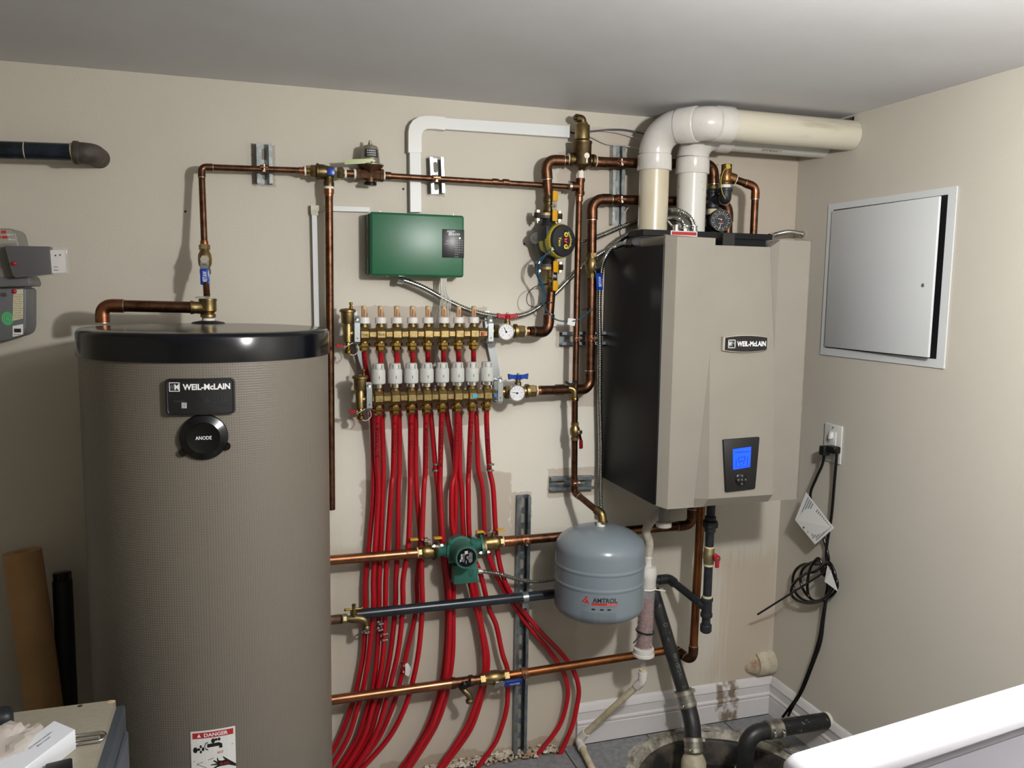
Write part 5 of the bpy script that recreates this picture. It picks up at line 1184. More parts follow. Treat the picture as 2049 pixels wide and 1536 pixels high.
t.obox(gg+V(-.0045,0,.004)+gn*.0008, (V(-.9,0,.15))*.0075, gn*.0002, UZ*.0007); t.obox(gg+V(-.0035,0,-.017)+gn*.0008, V(-.3,0,-1)*.0085, gn*.0002, gx*.0006); t.lathe(gg+V(.0005,0,.003), gn, [(.0018,0),(.0018,.001)], 12)
t.build('dial_print', ink_w, gcs, smooth=False, kind='stuff')
t = MB(); t.obox(gg+V(0,0,-.004)+gn*.0009, V(.25,0,1)*.0055, gn*.0002, gx*.0012); t.build('red_pointer', ink_r, gcs, smooth=False)

# ================================================================== DARK BLUE PIPE, HOSE TAP, LOWER COPPER
bp_ = thing('dark_blue_pipe', 'dark blue plastic pipe crossing in front of the red tubes', 'pipe', P(715,1229,-.082))
YD = -.082
MB().cyl(P(708,1229.5,YD), P(1175,1181,YD), .0148, 24).build('pipe', navy_pipe, bp_)
gq_ = P(640,1241.5,YD); pipe_parts(bp_, [V(.03,-.16,gq_.z), V(.03,YD,gq_.z), P(694,1237,YD)], .0135, mat('rusty_pipe','4f3a2c',.6,.5,'6e4d35',60), sold=False, names=('rusty_end','rusty_elbow'))
q = P(1050,1195,YD); cs_ = MB(); cs_.lathe(q-V(.009,0,0), V(1,0,.02), [(.0152,0),(.0175,0),(.0175,.018),(.0152,.018)], 24, cap=False); cs_.rbox((q.x-.009,YD-.004,q.z-.034),(q.x+.009,YD-.002,q.z-.010), .0008, 1); cs_.build('pipe_strap', steel, s6)
hb = thing('hose_tap', 'old brass hose tap with a cross handle on the rusty pipe end', 'tap', P(705,1232,YD-.012))
YH = YD-.012
MB().lathe(P(684,1238,YH), P(696,1237,YH)-P(684,1238,YH), [(.014,0),(.0155,.003),(.0155,.012),(.012,.016)], 8).build('hex_end', mat('pale_brass','a59c74',.45,.9), hb, ang=20)
old_brass = mat('old_brass','75674a',.45,1,'938360',50)
MB().sweep(crom([P(690,1238,YH),P(703,1238,YH),P(715,1237,YH),P(728,1240,YH-.004),P(733,1250,YH-.006),P(733,1256,YH-.006)],6), .0088, 16, rf=lambda L,t: .0075+.0055*math.sin(PI*min(t*1.3,1))).build('spout', old_brass, hb)
MB().lathe(P(733,1251,YH-.006), -UZ, [(.010,0),(.0115,.002),(.0115,.010),(.009,.012)], 16).build('spout_lip', old_brass, hb)
MB().lathe(P(708,1234,YH), UZ, [(.010,0),(.0095,.010),(.011,.012),(.011,.017),(.006,.019),(.0045,.032),(.006,.034),(.006,.038)], 16).build('bonnet', old_brass, hb)
q = P(708,1218,YH); MB().cyl(q-V(.024,0,0), q+V(.024,0,-.001), .0033, 10).sphere(q-V(.024,0,0), .0045, 8, 6).sphere(q+V(.024,0,0), .0045, 8, 6).build('cross_handle', brass_shiny, hb)
bc = thing('tank_return_pipe', 'bright copper pipe low on the wall from the tank to the blue lever valve', 'pipe', P(665,1401,YD))
gq_ = P(640,1404,YD); pipe_parts(bc, [V(.03,-.16,gq_.z), V(.03,YD,gq_.z), P(908,1366,YD)], R1, copper_bright, sold=False)
tee_body(bc, P(903,1367,YD), P(946,1361,YD), P(927,1364,YD), P(929,1374,YD-.012), R1*1.05, copper_dark)
MB().cyl(P(944,1361.5,YD), P(962,1359,YD), R1*.97, 24).build('pipe', copper_dark, bc)
lv_ = thing('ball_valve', 'brass ball valve with a blue lever pointing right, low beside the tall channel', 'valve', P(985,1356,YD))
ball_body(lv_, P(960,1359.5,YD), P(1017,1351,YD), .0165, brass)
q, s = lever(lv_, P(992,1362,YD-.014), V(0,-1,-.5), V(1,0,.0), .080, blue_h, w=.024, stem=.012, bend=.003)
t = MB(); put_text(t, 'WATER', q+V(.004,-.0006,0), RX, UZ, .034, .009, .02, mapf=lambda a,b: q+V(.004,0,0)+RX*a+V(0,-.45,.9)*b+V(0,-.001,-.0006)); t.build('lettering', ink_w, lv_, smooth=False)
dv_ = thing('drain_tap', 'small brass drain tap with a black wing knob under the low copper pipe', 'tap', P(932,1378,YD-.02))
Y3 = YD-.025
MB().sweep(crom([P(925,1374,Y3+.01),P(930,1382,Y3),P(937,1389,Y3-.004),P(941,1396,Y3-.005)],6), .0095, 16).build('spout', old_brass, dv_)
MB().lathe(P(940,1394,Y3-.004), V(.05,0,-1), [(.0085,0),(.0095,.006),(.0130,.009),(.0130,.016),(.0115,.018)], 20).build('hose_end', old_brass, dv_)
w = MB(); q = P(929,1371,Y3-.006)
w.lathe(q, FY, [(.009,-.004),(.009,.006),(.006,.008)], 16)
for s_, dx, dz in ((-1,-.014,-.008),(1,.021,.012)): w.prism([q+V(0,-.001,-.006),q+V(dx,-.001,dz-.005),q+V(dx,-.001,dz+.007),q+V(0,-.001,.006)][::-s_], V(0,.006,0))
w.build('wing_knob', black_pl, dv_)
br_ = thing('boiler_return_riser', 'orange copper pipe running low to the right and rising under the boiler', 'pipe', P(1020,1351,YD))
xr_ = P(1403,1020,-.15).x
pipe_parts(br_, [P(1014,1351.5,YD), P(1352,1298,YD-.002), V(P(1386,1326,-.15).x,-.15,P(1386,1326,-.15).z), V(xr_,-.15,BB+.002)], R1*.93, mat('mixed_copper','7d5035',.4,1,'a1683e',14), copper_dark, rad=.024)
clamp(s6, P(1048,1346,YD), V(1,0,.03), R1, mat('rusty_clamp','6e4530',.6,.6,'8e6040',60))
# ================================================================== GAS LINE AND CONDENSATE TRAP
YS = -.21
ga = thing('gas_pipe', 'black iron gas pipe with a union hanging under the boiler', 'pipe', P(1423,1030,YS))
xg = P(1422,1030,YS).x; zg = lambda py: P(1422,py,YS).z; GR = .0135
MB().cyl(V(xg,YS,BB+.004), V(xg,YS,zg(1030)), GR, 20).build('pipe', black_iron, ga)
MB().lathe((xg,YS,zg(1032)), -UZ, [(.0155,0),(.0175,.002),(.0175,.012),(.021,.014)], 24).build('union_top', black_iron, ga)
MB().lathe((xg,YS,zg(1042)), -UZ, [(.023,0),(.0245,.002),(.0245,.018),(.022,.020)], 8).build('union_nut', black_iron, ga, ang=20)
MB().lathe((xg,YS,zg(1054)), -UZ, [(.0175,0),(.0175,.014),(.0155,.016)], 24).build('union_bottom', black_iron, ga)
MB().cyl(V(xg,YS,zg(1062)), V(xg,YS,zg(1094)), GR, 20).build('pipe', black_iron, ga)
MB().cyl(V(xg,YS,zg(1128)), V(xg,YS,zg(1196)), GR, 20).build('pipe', black_iron, ga)
for a_, b_ in ((1092,1096),(1127,1131),(1190,1194)): MB().cyl(V(xg,YS,zg(a_)), V(xg,YS,zg(b_)), GR+.002, 20).build('thread_sealant', mat('cream_sealant','c9c1a0',.7), ga)
MB().lathe((xg,YS,zg(1194)), -UZ, [(.017,0),(.019,.002),(.019,.010),(.0165,.012),(.0165,.050),(.019,.052),(.019,.062),(.017,.064)], 28).build('tee', black_iron, ga)
MB().cyl(V(xg,YS,zg(1236)), V(xg,YS,zg(1250)), GR, 20).build('pipe', black_iron, ga)
MB().lathe((xg,YS,zg(1247)), -UZ, [(.0175,0),(.0185,.002),(.0185,.022),(.014,.027),(.004,.029)], 12).build('cap', black_iron, ga, ang=20)
ek_ = V(0,0,0); zt_ = zg(1210); e0 = V(xg-.012,YS+.008,zt_)
qb = PX(1340,1158,xg-.03); qb = V(xg-.035, qb.y, qb.z) if False else P(1343,1161,-.045)
MB().cyl(V(xg,YS,zt_), e0+(qb-e0)*.06, .0165, 20).build('branch', black_iron, ga)
MB().cyl(e0, qb, .0128, 20).build('pipe', black_iron, ga)
pp = qb+(qb-e0).normalized()*.012; MB().sweep(fillet([qb-(qb-e0).normalized()*.016, pp, pp+V(-.038,0,.0)], .014), .0165, 20).build('elbow', black_iron, ga)
MB().cyl(pp+V(-.03,0,0), pp+V(-.085,0,0), .0128, 20).build('pipe', black_iron, ga)
gv = thing('gas_valve', 'brass gas valve with a small red tee handle on the black pipe', 'valve', V(xg,YS,zg(1110)))
MB().lathe((xg,YS,zg(1095)), -UZ, [(.0155,0),(.0165,.002),(.0165,.012),(.0185,.016),(.0185,.036),(.0165,.040),(.0165,.050),(.0155,.052)], 20).build('valve_body', mat('pale_brass_body','8f825f',.5,.8,'a39670',60), gv)
q = V(xg+.012,YS-.024,zg(1112)); MB().cyl(V(xg,YS,q.z), q, .007, 12).build('stem', brass, gv)
h = MB(); h.lathe(q+V(0,.004,0), FY, [(.0105,0),(.0115,.002),(.0115,.010),(.010,.012)], 16); h.robox(q+V(.002,-.003,-.018), V(.0065,0,0), V(0,.004,0), V(0,0,.012), .002, 1); h.robox(q+V(-.006,-.003,.009), V(.007,0,0), V(0,.004,0), V(0,0,.006), .002, 1); h.build('handle', mat('pink_red_handle','a5122f',.35), gv)
MB().lathe(q+V(0,-.008,0), FY, [(.006,0),(.006,.002),(.004,.003)], 6).build('handle_nut', brass, gv)
YC = -.20
ct = thing('condensate_trap', 'clear neutraliser tube full of reddish stones with white caps below the boiler', 'trap', P(1290,1240,YC))
xa, xb = P(1297,1120,YC).x, P(1288,1300,YC).x; zC = lambda py: P(1292,py,YC).z; ax_ = (V(xa,YC,zC(1120))-V(xb,YC,zC(1300))); Lc = ax_.length; au = ax_.normalized(); bs = V(xb,YC,zC(1300))
MB().lathe(bs, au, [(.0265,.006),(.0265,Lc*.72)], 32, cap=False).lathe(bs, au, [(.0245,.006),(.0245,Lc*.72)][::-1], 32, cap=False).build('clear_tube', clear_pl, ct)
st = MB(); stone_m = mat('reddish_stones','5c2a22',.6,0,'8a5544',70)
random.seed(3)
for k in range(320):
    h_ = random.uniform(.010, Lc*.56); th = random.uniform(0,2*PI); rr_ = random.uniform(.017,.0202); st.sphere(bs+au*h_+V(rr_*math.cos(th),rr_*math.sin(th),0), random.uniform(.0035,.0055), 6, 4, (1,1,.8))
st.cyl(bs+au*.012, bs+au*(Lc*.55), .0195, 20); st.build('stones', stone_m, ct, kind='stuff', label='reddish brown stones packed inside')
MB().lathe(bs, -au, [(.0275,-.010),(.032,-.008),(.032,.006),(.034,.008),(.034,.015),(.030,.018),(.012,.019)], 36).build('bottom_cap', white_pvc, ct)
MB().lathe(bs+au*(Lc*.71), au, [(.0265,0),(.0275,.002),(.0275,.026),(.0285,.028),(.0285,.050),(.026,.056),(.0255,.064),(.012,.066)], 36).build('top_cap', white_pvc, ct)
tp_ = bs+au*(Lc*.71+.064)
MB().lathe(tp_, au, [(.0115,0),(.0115,.024),(.013,.025),(.013,.028),(.0115,.029),(.0105,.045)], 20).build('hose_barb', white_pvc, ct)
w = MB(); smooth_tube(w, [tp_+au*.036, tp_+au*.075, P(1293,1062,YC), P(1303,1042,YC), P(1318,1028,YC-.01), P(1326,1018,YC-.02), P(1330,1005,YC-.02)], .0135, 16, 8); w.build('drain_hose', mat('dirty_white_hose','b9b4a8',.5,0,'a39b88',40), ct)
t = MB(); t.lathe(bs+au*(Lc*.69), au, [(.0268,0),(.0285,0),(.0285,.005),(.0268,.005)], 24, cap=False); t.cyl(bs+au*(Lc*.69)+V(.02,-.02,0), bs+au*(Lc*.69)+V(.052,-.024,-.006), .0016, 6); t.build('white_tie', white_tape, ct)
t = MB(); t.lathe(bs+au*.060, au+V(.12,0,0), [(.027,0),(.0287,0),(.0287,.005),(.027,.005)], 24, cap=False); t.cyl(bs+au*.058+V(-.022,-.016,0), bs+au*.048+V(-.048,-.022,-.010), .0022, 6); t.build('black_tie', black_matte, ct)
cf2 = thing('condensate_outlet', 'grey plastic outlet with a white collar under the boiler', 'fitting', P(1327,1030,-.25))
q = P(1328,1050,-.26); MB().lathe(q, UZ, [(.018,0),(.018,.014),(.0165,.015),(.0165,BB+.001-q.z)], 28).build('outlet', mat('grey_plastic','7a7870',.5), cf2)
MB().lathe(q-UZ*.006, UZ, [(.019,0),(.0235,.002),(.0235,.014),(.020,.016)], 28).build('collar', mat('ivory_collar','b5b0a5',.5), cf2)
wd_ = thing('white_drain_pipe', 'aged white drain pipe slanting from the trap down to the floor', 'pipe', P(1287,1330,YC))
d0 = bs-au*.018; d1 = V(d0.x-.001,YC,P(1287,1362,YC).z); d2 = PZ(1157,1480,.022); d3 = PZ(1196,1560,.012)
MB().cyl(d0, V(d0.x,YC,P(1287,1338,YC).z), .0085, 20).build('clear_stub', clear_pl, wd_)
def pvc_run(root, pts, r, m, mf, sock=.026):
    cur = pts[0]
    for i in range(1, len(pts)-1):
        arc, t_ = arc_at(pts[i], pts[i-1], pts[i+1], .014, 6); MB().cyl(cur, arc[0], r, 20).build('pipe', m, root); cur = arc[-1]
        u1, u2 = (pts[i-1]-pts[i]).normalized(), (pts[i+1]-pts[i]).normalized(); e = MB(); e.sweep(arc, r*1.25, 20); e.cyl(arc[0]-u1*.001, arc[0]+u1*sock, r*1.3, 24); e.cyl(arc[-1]-u2*.001, arc[-1]+u2*sock, r*1.3, 24); e.build('elbow', mf, root)
    MB().cyl(cur, pts[-1], r, 20).build('pipe', m, root)
pvc_run(wd_, [V(d0.x,YC,P(1287,1338,YC).z), d1, d2, d3], .0107, old_pvc, white_pvc)

# ================================================================== SUMP
su = thing('sump_basin', 'black plastic sump basin set in the tiled floor below the boiler', 'sump', SUMP)
dirty = mat('dirty_basin_plastic','2a2826',.6,0,'5d554a',14,contrast=(.45,.7))
SB = SR-.028
MB().lathe(SUMP-V(0,0,.42), UZ, [(SB-.012,0),(SB-.004,.005),(SB-.002,.39),(SB+.004,.395),(SB+.004,.402),(SB-.010,.402),(SB-.014,.395),(SB-.018,.10),(.001,.09)], 64).build('basin', dirty, su)
MB().lathe(SUMP-V(0,0,.12), UZ, [(SB-.016,0),(SB-.016,.018),(SB-.04,.020),(SB-.045,.014),(SB-.075,.012),(SB-.08,.0),(SB-.085,0)], 64, cap=False).build('inner_ledge', mat('basin_ledge','141517',.45,0,'2c2b29',20), su)
MB().lathe(SUMP-V(0,0,.17), UZ, [(SR-.10,0),(SR-.10,.03),(SR-.112,.034),(SR-.14,.030),(SR-.145,.012),(.001,.010)], 64).build('pump_lid', black_pl, su)
for k in range(22):
    th = 2*PI*k/22; u = V(math.cos(th),math.sin(th),0); w = V(-math.sin(th),math.cos(th),0)
    MB().obox(SUMP+u*(SR-.077)-V(0,0,.104), u*.016, w*.006, V(0,0,.004)).build('slot_rib', mat('rib_black','303234',.5), su, smooth=False)
rg = MB(); random.seed(5)
n = 40; ro = []
rr0 = [SR+.010+random.uniform(-.004,.022) for _ in range(n)]
def rpt(i, R, z): return SUMP+V(math.cos(2*PI*i/n)*R, min(math.sin(2*PI*i/n)*R, .316), z)
rings_ = [[rpt(i, SR-.026+.004*math.sin(i*1.7), -.055) for i in range(n)], [rpt(i, SR-.016+(rr0[i]-SR)*.3, -.012+.008*math.sin(i*2.3)) for i in range(n)], [rpt(i, SR-.004+(rr0[i]-SR)*.6, .004+.003*math.sin(i*3.1)) for i in range(n)], [rpt(i, rr0[i]+.006, .0008) for i in range(n)]][::-1]
rg.rings(rings_, cap=False); rg.build('broken_mortar_collar', mat('broken_mortar','bdb8aa',.9,0,'5f574a',22), su)
hs = thing('sump_discharge_pipe', 'scratched black pipe slanting behind the trap into the sump', 'pipe', P(1312,1200,-.05))
h0, h1 = P(1306,1180,-.055), P(1368,1385,-.13)
MB().cyl(h0, h1, .0225, 28).build('pipe', black_abs2, hs)
t = MB(); dd = (h1-h0).normalized(); sx = dd.cross(FY).normalized(); 
def hm(s0): 
    def f(a, b): 
        p = h0+dd*(s0+a); th = b/.0225; fy = (FY-dd*FY.dot(dd)).normalized(); sd_ = dd.cross(fy); return p+(fy*math.cos(th)+sd_*math.sin(th))*.0229
    return f
put_text(t, 'O', None,None,None,.012,.016,0,mapf=hm(.115)); put_text(t, 'L T', None,None,None,.03,.014,0,mapf=hm(.155)); put_text(t, '6863 ABS-DWV 1 1/2', None,None,None,.115,.013,0,mapf=hm(.27)); put_text(t,'<',None,None,None,.012,.012,0,mapf=hm(.05)); t.build('printed_marks', mat('worn_print','77786f',.7), hs, smooth=False)
h2, h3 = P(1381,1425,-.165), P(1387,1492,-.205)
def rub_coupling(root, a, b, r, name='rubber_coupling', shield=True):
    d = (b-a).normalized(); L = (b-a).length
    MB().lathe(a, d, [(r*.98,0),(r*1.06,.001),(r*1.06,L-.001),(r*.98,L)], 32).build(name, mat('stainless_shield','8d8b84',.38,.9,'b5b2a8',30) if shield else black_rub, root)
    for f in (.18,.82):
        c = a+d*L*f; k = MB(); k.lathe(c-d*.005, d, [(r*1.07,0),(r*1.11,.0),(r*1.11,.010),(r*1.07,.010)], 32, cap=False); sdv = (FY*.5+RX*-.8*(1 if f < .5 else -1)*-1); sdv = (sdv-d*sdv.dot(d)).normalized()
        tn = d.cross(sdv); k.robox(c+sdv*r*1.2, tn*.009, sdv*.004, d*.005, .001, 1); k.cyl(c+sdv*r*1.22-tn*.009, c+sdv*r*1.22-tn*.017, .0035, 6); k.build('band_clamp', solder, root)
rub_coupling(hs, h1-dd*.010, P(1377,1414,-.15), .0285)
MB().sweep(crom([P(1374,1405,-.145),P(1380,1425,-.16),P(1385,1450,-.18),P(1387,1475,-.195),P(1388,1495,-.205)],8), .0268, 28).build('rubber_elbow', black_rub, hs)
k0 = P(1387,1474,-.195); k1 = P(1389,1506,-.215); rub_coupling(hs, k0, k1, .0282)
kk = (k1-k0).normalized(); MB().lathe(k1-kk*.002, V(0,0,-1), [(.026,0),(.027,.004),(.036,.020),(.040,.032),(.040,.10)], 28).build('check_valve', mat('ivory_check_valve','c6bfa6',.4,0,'a89f86',30), hs)
h = thing('wall_discharge_pipe', 'dusty black pipe with a rubber elbow leading from the sump into the side wall', 'pipe', P(1545,1455,-.3))
E1 = PX(1657,1441,XR-.001); 
Y4 = E1.y; E0 = V(P(1560,1456,Y4).x, Y4, P(1560,1456,Y4).z)
MB().cyl(E0, E1+V(.0,0,0), .0265, 28).build('pipe', black_abs, h)
MB().lathe(E1-V(.010,0,0), V(1,0,0), [(.0268,0),(.0285,.002),(.0285,.0095)], 28).build('white_end', mat('plaster_ring','c9c4b5',.8), h)
e1_, e2_ = P(1546,1458,Y4), P(1500,1470,Y4); e3_ = P(1492,1532,Y4); e3_ = V(e2_.x-.012, Y4, e3_.z-.02)
MB().sweep(fillet([e1_, V(e2_.x-.01,Y4,e1_.z-.004), e3_], .055, 12), .0265, 28).build('rubber_elbow', black_rub, h)
rub_coupling(h, P(1533,1460,Y4), P(1562,1456,Y4), .0275); rub_coupling(h, e3_+V(.0,0,.012), e3_-V(0,0,.03), .0275)
MB().cyl(e3_-V(0,0,.02), e3_-V(0,0,.14), .024, 20).build('pipe', white_pvc, h)
MB().rbox((SUMP.x-.02,SUMP.y-.02,-.16),(SUMP.x+.07,SUMP.y+.09,-.075), .012).build('pump_head', mat('pump_head_grey','2a2c30',.5), su)
MB().lathe((SUMP.x-.09,SUMP.y-.02,-.165), UZ, [(.06,0),(.058,.05),(.04,.07),(.001,.075)], 24).build('float_switch', black_pl, su)

# ================================================================== SIDE WALL: ACCESS PANEL, OUTLET, CORDS
ap = thing('access_panel', 'square pale grey access panel, slightly ajar, on the side wall', 'access panel', V(XR,-.42,1.55))
steel_w = mat('white_powder_coat','d2d5d6',.4); f0 = PX(1660,408.7,XR); f1 = PX(1918,372,XR); f2 = PX(1890,737.8,XR); f3 = PX(1643,708.4,XR)
ya, yb_ = (f0.y+f3.y)/2, (f1.y+f2.y)/2; za, zb_ = (f2.z+f3.z)/2, (f0.z+f1.z)/2
iy0, iy1, iz0, iz1 = -.1925, -.646, 1.5-.164, 1.5+.273
fr_ = MB()
for (y0,y1,z0,z1) in ((ya,yb_,iz1,zb_),(ya,yb_,za,iz0),(ya,iy0,iz0,iz1),(iy1,yb_,iz0,iz1)): fr_.box((XR-.004,y0,z0),(XR-.0002,y1,z1))
fr_.build('frame', steel_w, ap, smooth=False)
MB().box((XR-.0016,iy0,iz0),(XR-.0002,iy1,iz1)).build('dark_opening', black_matte, ap, smooth=False)
ang_ = .035; L_ = abs(iy1-iy0)-.011
D = MB(); uy = V(-math.sin(ang_),-math.cos(ang_),0); un = V(-math.cos(ang_),math.sin(ang_),0); o_ = V(XR-.004,iy0-.004,(iz0+iz1)/2)
D.robox(o_+uy*L_/2+un*.002, uy*L_/2, V(0,0,(iz1-iz0)/2-.004), un*.004, .002, 2); do = D.build('door', steel_w, ap)
q = o_+uy*(L_-.035)+un*.0062+V(0,0,-.02); MB().lathe(q, un, [(.0055,0),(.005,.0015),(.0025,.002)], 20).build('lock', solder, do)
ol = thing('wall_outlet', 'white outlet plate with a switch on the side wall beside the boiler', 'outlet', PX(1670,885,XR))
oy0, oy1, oz0, oz1 = -.216, -.2975, 1.5-.527, 1.5-.405
MB().rbox((XR-.006,oy1,oz0),(XR-.0003,oy0,oz1), .0025).build('cover_plate', mat('outlet_white','d5d4d0',.35), ol)
MB().rbox((XR-.0085,-.2745,oz0+.022),(XR-.004,-.2395,oz1-.022), .001).build('insert', mat('outlet_white','d5d4d0',.35), ol)
MB().robox(V(XR-.013,-.257,1.5-.440), V(.006,0,.002), V(0,.005,0), V(.001,0,.010), .001, 1).build('switch', mat('outlet_white','d5d4d0',.35), ol)
MB().lathe(V(XR-.006,-.257,oz1-.010), V(-1,0,0), [(.003,0),(.003,.001)], 10).build('screw', solder, ol)
pg_ = thing('power_plug', 'black right-angle plug in the lower socket of the outlet', 'plug', PX(1655,900,XR-.02))
MB().robox(PX(1667,899,XR-.024), V(.014,0,0), V(0,.020,0), V(0,0,.011), .004, 2).robox(PX(1650,901,XR-.034), V(.013,0,0), V(0,.012,0), V(0,0,.015), .003, 2).build('plug_body', black_matte, pg_)
def cord(label, pts, r=.0046, m=black_pl): 
    root = thing('electric_lead', label, 'cable', pts[0]); w = MB(); smooth_tube(w, pts, r, 12, 8); w.build('sheath', m, root); return root
def X_(px, py, off=.02): return PX(px, py, XR-off)
c1_ = cord('black cord from the plug down through the large warning tag', [X_(1650,908,.034), X_(1645,930,.034), X_(1634,955,.034), X_(1622,985,.034), X_(1625,1010,.02), X_(1640,1050,.014), X_(1652,1090,.012), X_(1658,1120,.012), X_(1652,1140,.012)])
loops = []
for k in range(4):
    rx, ry = (45,33,38,28)[k], (42,46,34,38)[k]; cx_, cy_ = (1627,1636,1624,1640)[k], (1166,1163,1174,1160)[k]
    for j in range(12):
        th = -.9+2*PI*j/12; loops.append(X_(cx_+rx*math.cos(th)+4*math.sin(k*2+j), cy_+ry*math.sin(th)+6*math.cos(k+j*.5), .020+.008*k+.002*math.sin(j)))
c2_ = cord('coiled black cord bundle tied against the side wall', [X_(1652,1138,.02)]+loops+[X_(1655,1160,.03), X_(1652,1195,.022), X_(1645,1240,.015), X_(1638,1280,.015), X_(1622,1330,.018), X_(1600,1385,.03), X_(1580,1415,.045), X_(1566,1434,.055)])
c3_ = cord('straight black cord hanging from the outlet beside the coil down to the floor', [X_(1672,900,.038), X_(1674,912,.03), X_(1670,960,.018), X_(1664,1030,.016), X_(1656,1080,.014), X_(1653,1110,.014), X_(1657,1140,.014), X_(1654,1190,.014), X_(1648,1240,.012), X_(1642,1285,.012), X_(1628,1325,.014), X_(1606,1380,.025), X_(1588,1410,.035), X_(1577,1432,.045)])
t = MB(); a, b = X_(1662,1137,.05), P(1516,1229,-.10); t.cyl(a, b, .0032, 8); t.lathe(a+V(0,0,0), (b-a), [(.004,0),(.005,.001),(.005,.010),(.004,.012)], 8)
tag(t.build('long_cable_tie', black_matte, None), 'long stiff black cable tie poking left from the coiled cord', 'cable tie')
wt = thing('warning_tag', 'large white warning tag with small print hanging on the plug cord', 'tag', X_(1630,1035,.04))
tq = [X_(1613,984,.046), X_(1669,1056,.040), X_(1631,1089,.050), X_(1591,1040,.062)]
MB().prism(tq, V(-.0006,0,0)).build('tag_sheet', paper, wt, smooth=False)
def tl(u, v, d=.0012): return tq[0].lerp(tq[1], u).lerp(tq[3].lerp(tq[2], u), v)+V(-d,-d*.3,0)
t = MB()
for k in range(15):
    v0 = .05; u = .10+k*.058
    if 4 <= k <= 5: continue
    v1_ = .93-.12*((k*7)%4)/3; t.add([tl(u,v0),tl(u+.035,v0),tl(u+.035,v1_),tl(u,v1_)], [(0,3,2,1)])
t.build('small_print', mat('tag_print','8d9092',.7), wt, smooth=False, kind='stuff')
t = MB(); t.add([tl(.36,.45,.0014),tl(.42,.45,.0014),tl(.42,.95,.0014),tl(.36,.95,.0014)], [(0,3,2,1)]); t.build('red_bar', mat('tag_red','8c2424',.6), wt, smooth=False)
sm_ = MB().prism([X_(1656,1130,.058),X_(1663,1143,.058),X_(1677,1183,.045),X_(1650,1163,.060)], V(-.0006,0,0)).build('small_paper_tag', paper, None, smooth=False)
tag(sm_, 'small white paper tag on the tied coil of black cord', 'tag')
# capped duct stub in the corner
ds = thing('capped_duct', 'painted round duct stub low in the corner above the skirting', 'duct', V(1.7,0,.19))
pm = mat('duct_paint','c3bda8',.6,0,'a89c84',30)
dz = P(1530,1335,-.03).z
MB().lathe((1.700,.008,dz), V(1,0,0), [(.043,0),(.0445,.002),(.0445,.040),(.042,.0425),(.0435,.045),(.0435,.0685)], 40).build('sleeve', pm, ds)
MB().lathe((1.648,.014,dz-.010), V(1,0,.1), [(.006,0),(.022,.014),(.034,.034),(.041,.054)], 24).build('plaster_fillet', mat('cracked_plaster','b5a892',.8,0,'8f7256',40), ds)

# ================================================================== LOW VOLTAGE WIRES
random.seed(11)
for k in range(8):
    x0 = 882+k*1.6
    w = MB(); xe = XLo[k]; 
    pts = [P(x0,556,-.05), P(x0+random.uniform(-1,2),580,-.052), P(884+k*2.2-(4-k)*.6,605,-.050), P(873+k*3.4,645,-.048), P(869+k*2.6,690,-.030), P(868+k*2.2,730,-.028), P((868+xe)/2,752+3*random.random(),-.030), P(xe+6,765+random.uniform(-3,6),-.052), P(xe+9,762,-.085)]
    smooth_tube(w, pts, .0016, 6, 7)
    tag(w.build('thermostat_wire', white_wire, None), 'thin pale wire from the green box to the %s actuator head from the left'%ORD[k], 'wire', 'pale wires under the green box')
w = MB(); smooth_tube(w, [P(1141,264,-.012),P(1150,266,-.015),P(1180,263,-.012),P(1230,259,-.012),P(1265,262,-.015),P(1300,271,-.04)], .0026, 8); tag(w.build('violet_cable', purple_w, None), 'dark violet cable from the raceway end toward the plastic elbow', 'cable')
w = MB(); smooth_tube(w, [P(1141,268,-.012),P(1180,262,-.010),P(1220,263,-.010),P(1260,272,-.012),P(1292,284,-.035)], .0022, 8); tag(w.build('pale_cable', white_wire, None), 'pale cable just below the violet one near the ceiling', 'cable')
w = MB(); smooth_tube(w, [P(1175,269,-.010),P(1190,277,-.010),P(1215,288,-.010),P(1250,292,-.012),P(1288,301,-.035)], .0024, 8); tag(w.build('pale_cable', white_wire, None), 'lowest pale cable sagging right of the air separator', 'cable')
w = MB(); smooth_tube(w, [P(1275,412,-.03),P(1258,415,-.022),P(1248,430,-.02),P(1245,450,-.02),P(1247,465,-.03),P(1256,478,-.04)], .002, 8); tag(w.build('pale_cable', white_wire, None), 'pale cable looping beside the slotted channel left of the vent', 'cable')
w = MB(); smooth_tube(w, [P(1337,442,-.17),P(1345,452,-.18),P(1352,458,-.19)], .0025, 8); tag(w.build('pale_cable', white_wire, None), 'short white cable end between the vents and connectors', 'cable')

# ================================================================== GAS METER AND PIPE, FAR LEFT
gm = thing('gas_meter', 'grey gas meter with a clear index cover at the left edge', 'gas meter', P(20,600,-.15))
mg = mat('meter_grey','66686a',.42,0,'5f6163',10); mg2 = mat('meter_grey_light','85837c',.42,0,'7c7a74',10)
YM = -.145
def mp3(px, py, y=YM): return P(px, py, y)
lowp = [(-75,579),(48,576),(52,580),(52,655),(48,668),(38,674),(10,682),(-75,684)]
MB().bevelled(lambda m: m.prism([mp3(x,y) for x,y in lowp], V(0,.105,0)), .006, 2).build('lower_case', mg, gm)
MB().bevelled(lambda m: m.prism([mp3(x,y,YM-.004) for x,y in [(-75,557),(55,553),(61,566),(59,573),(-75,576)]], V(0,.113,0)), .003, 2).build('seam_flange', mg, gm)
MB().bevelled(lambda m: m.prism([mp3(x,y) for x,y in [(-75,455),(24,457),(32,466),(37,488),(56,556),(-75,560)]], V(0,.10,0)), .006, 2).build('upper_case', mg2, gm)
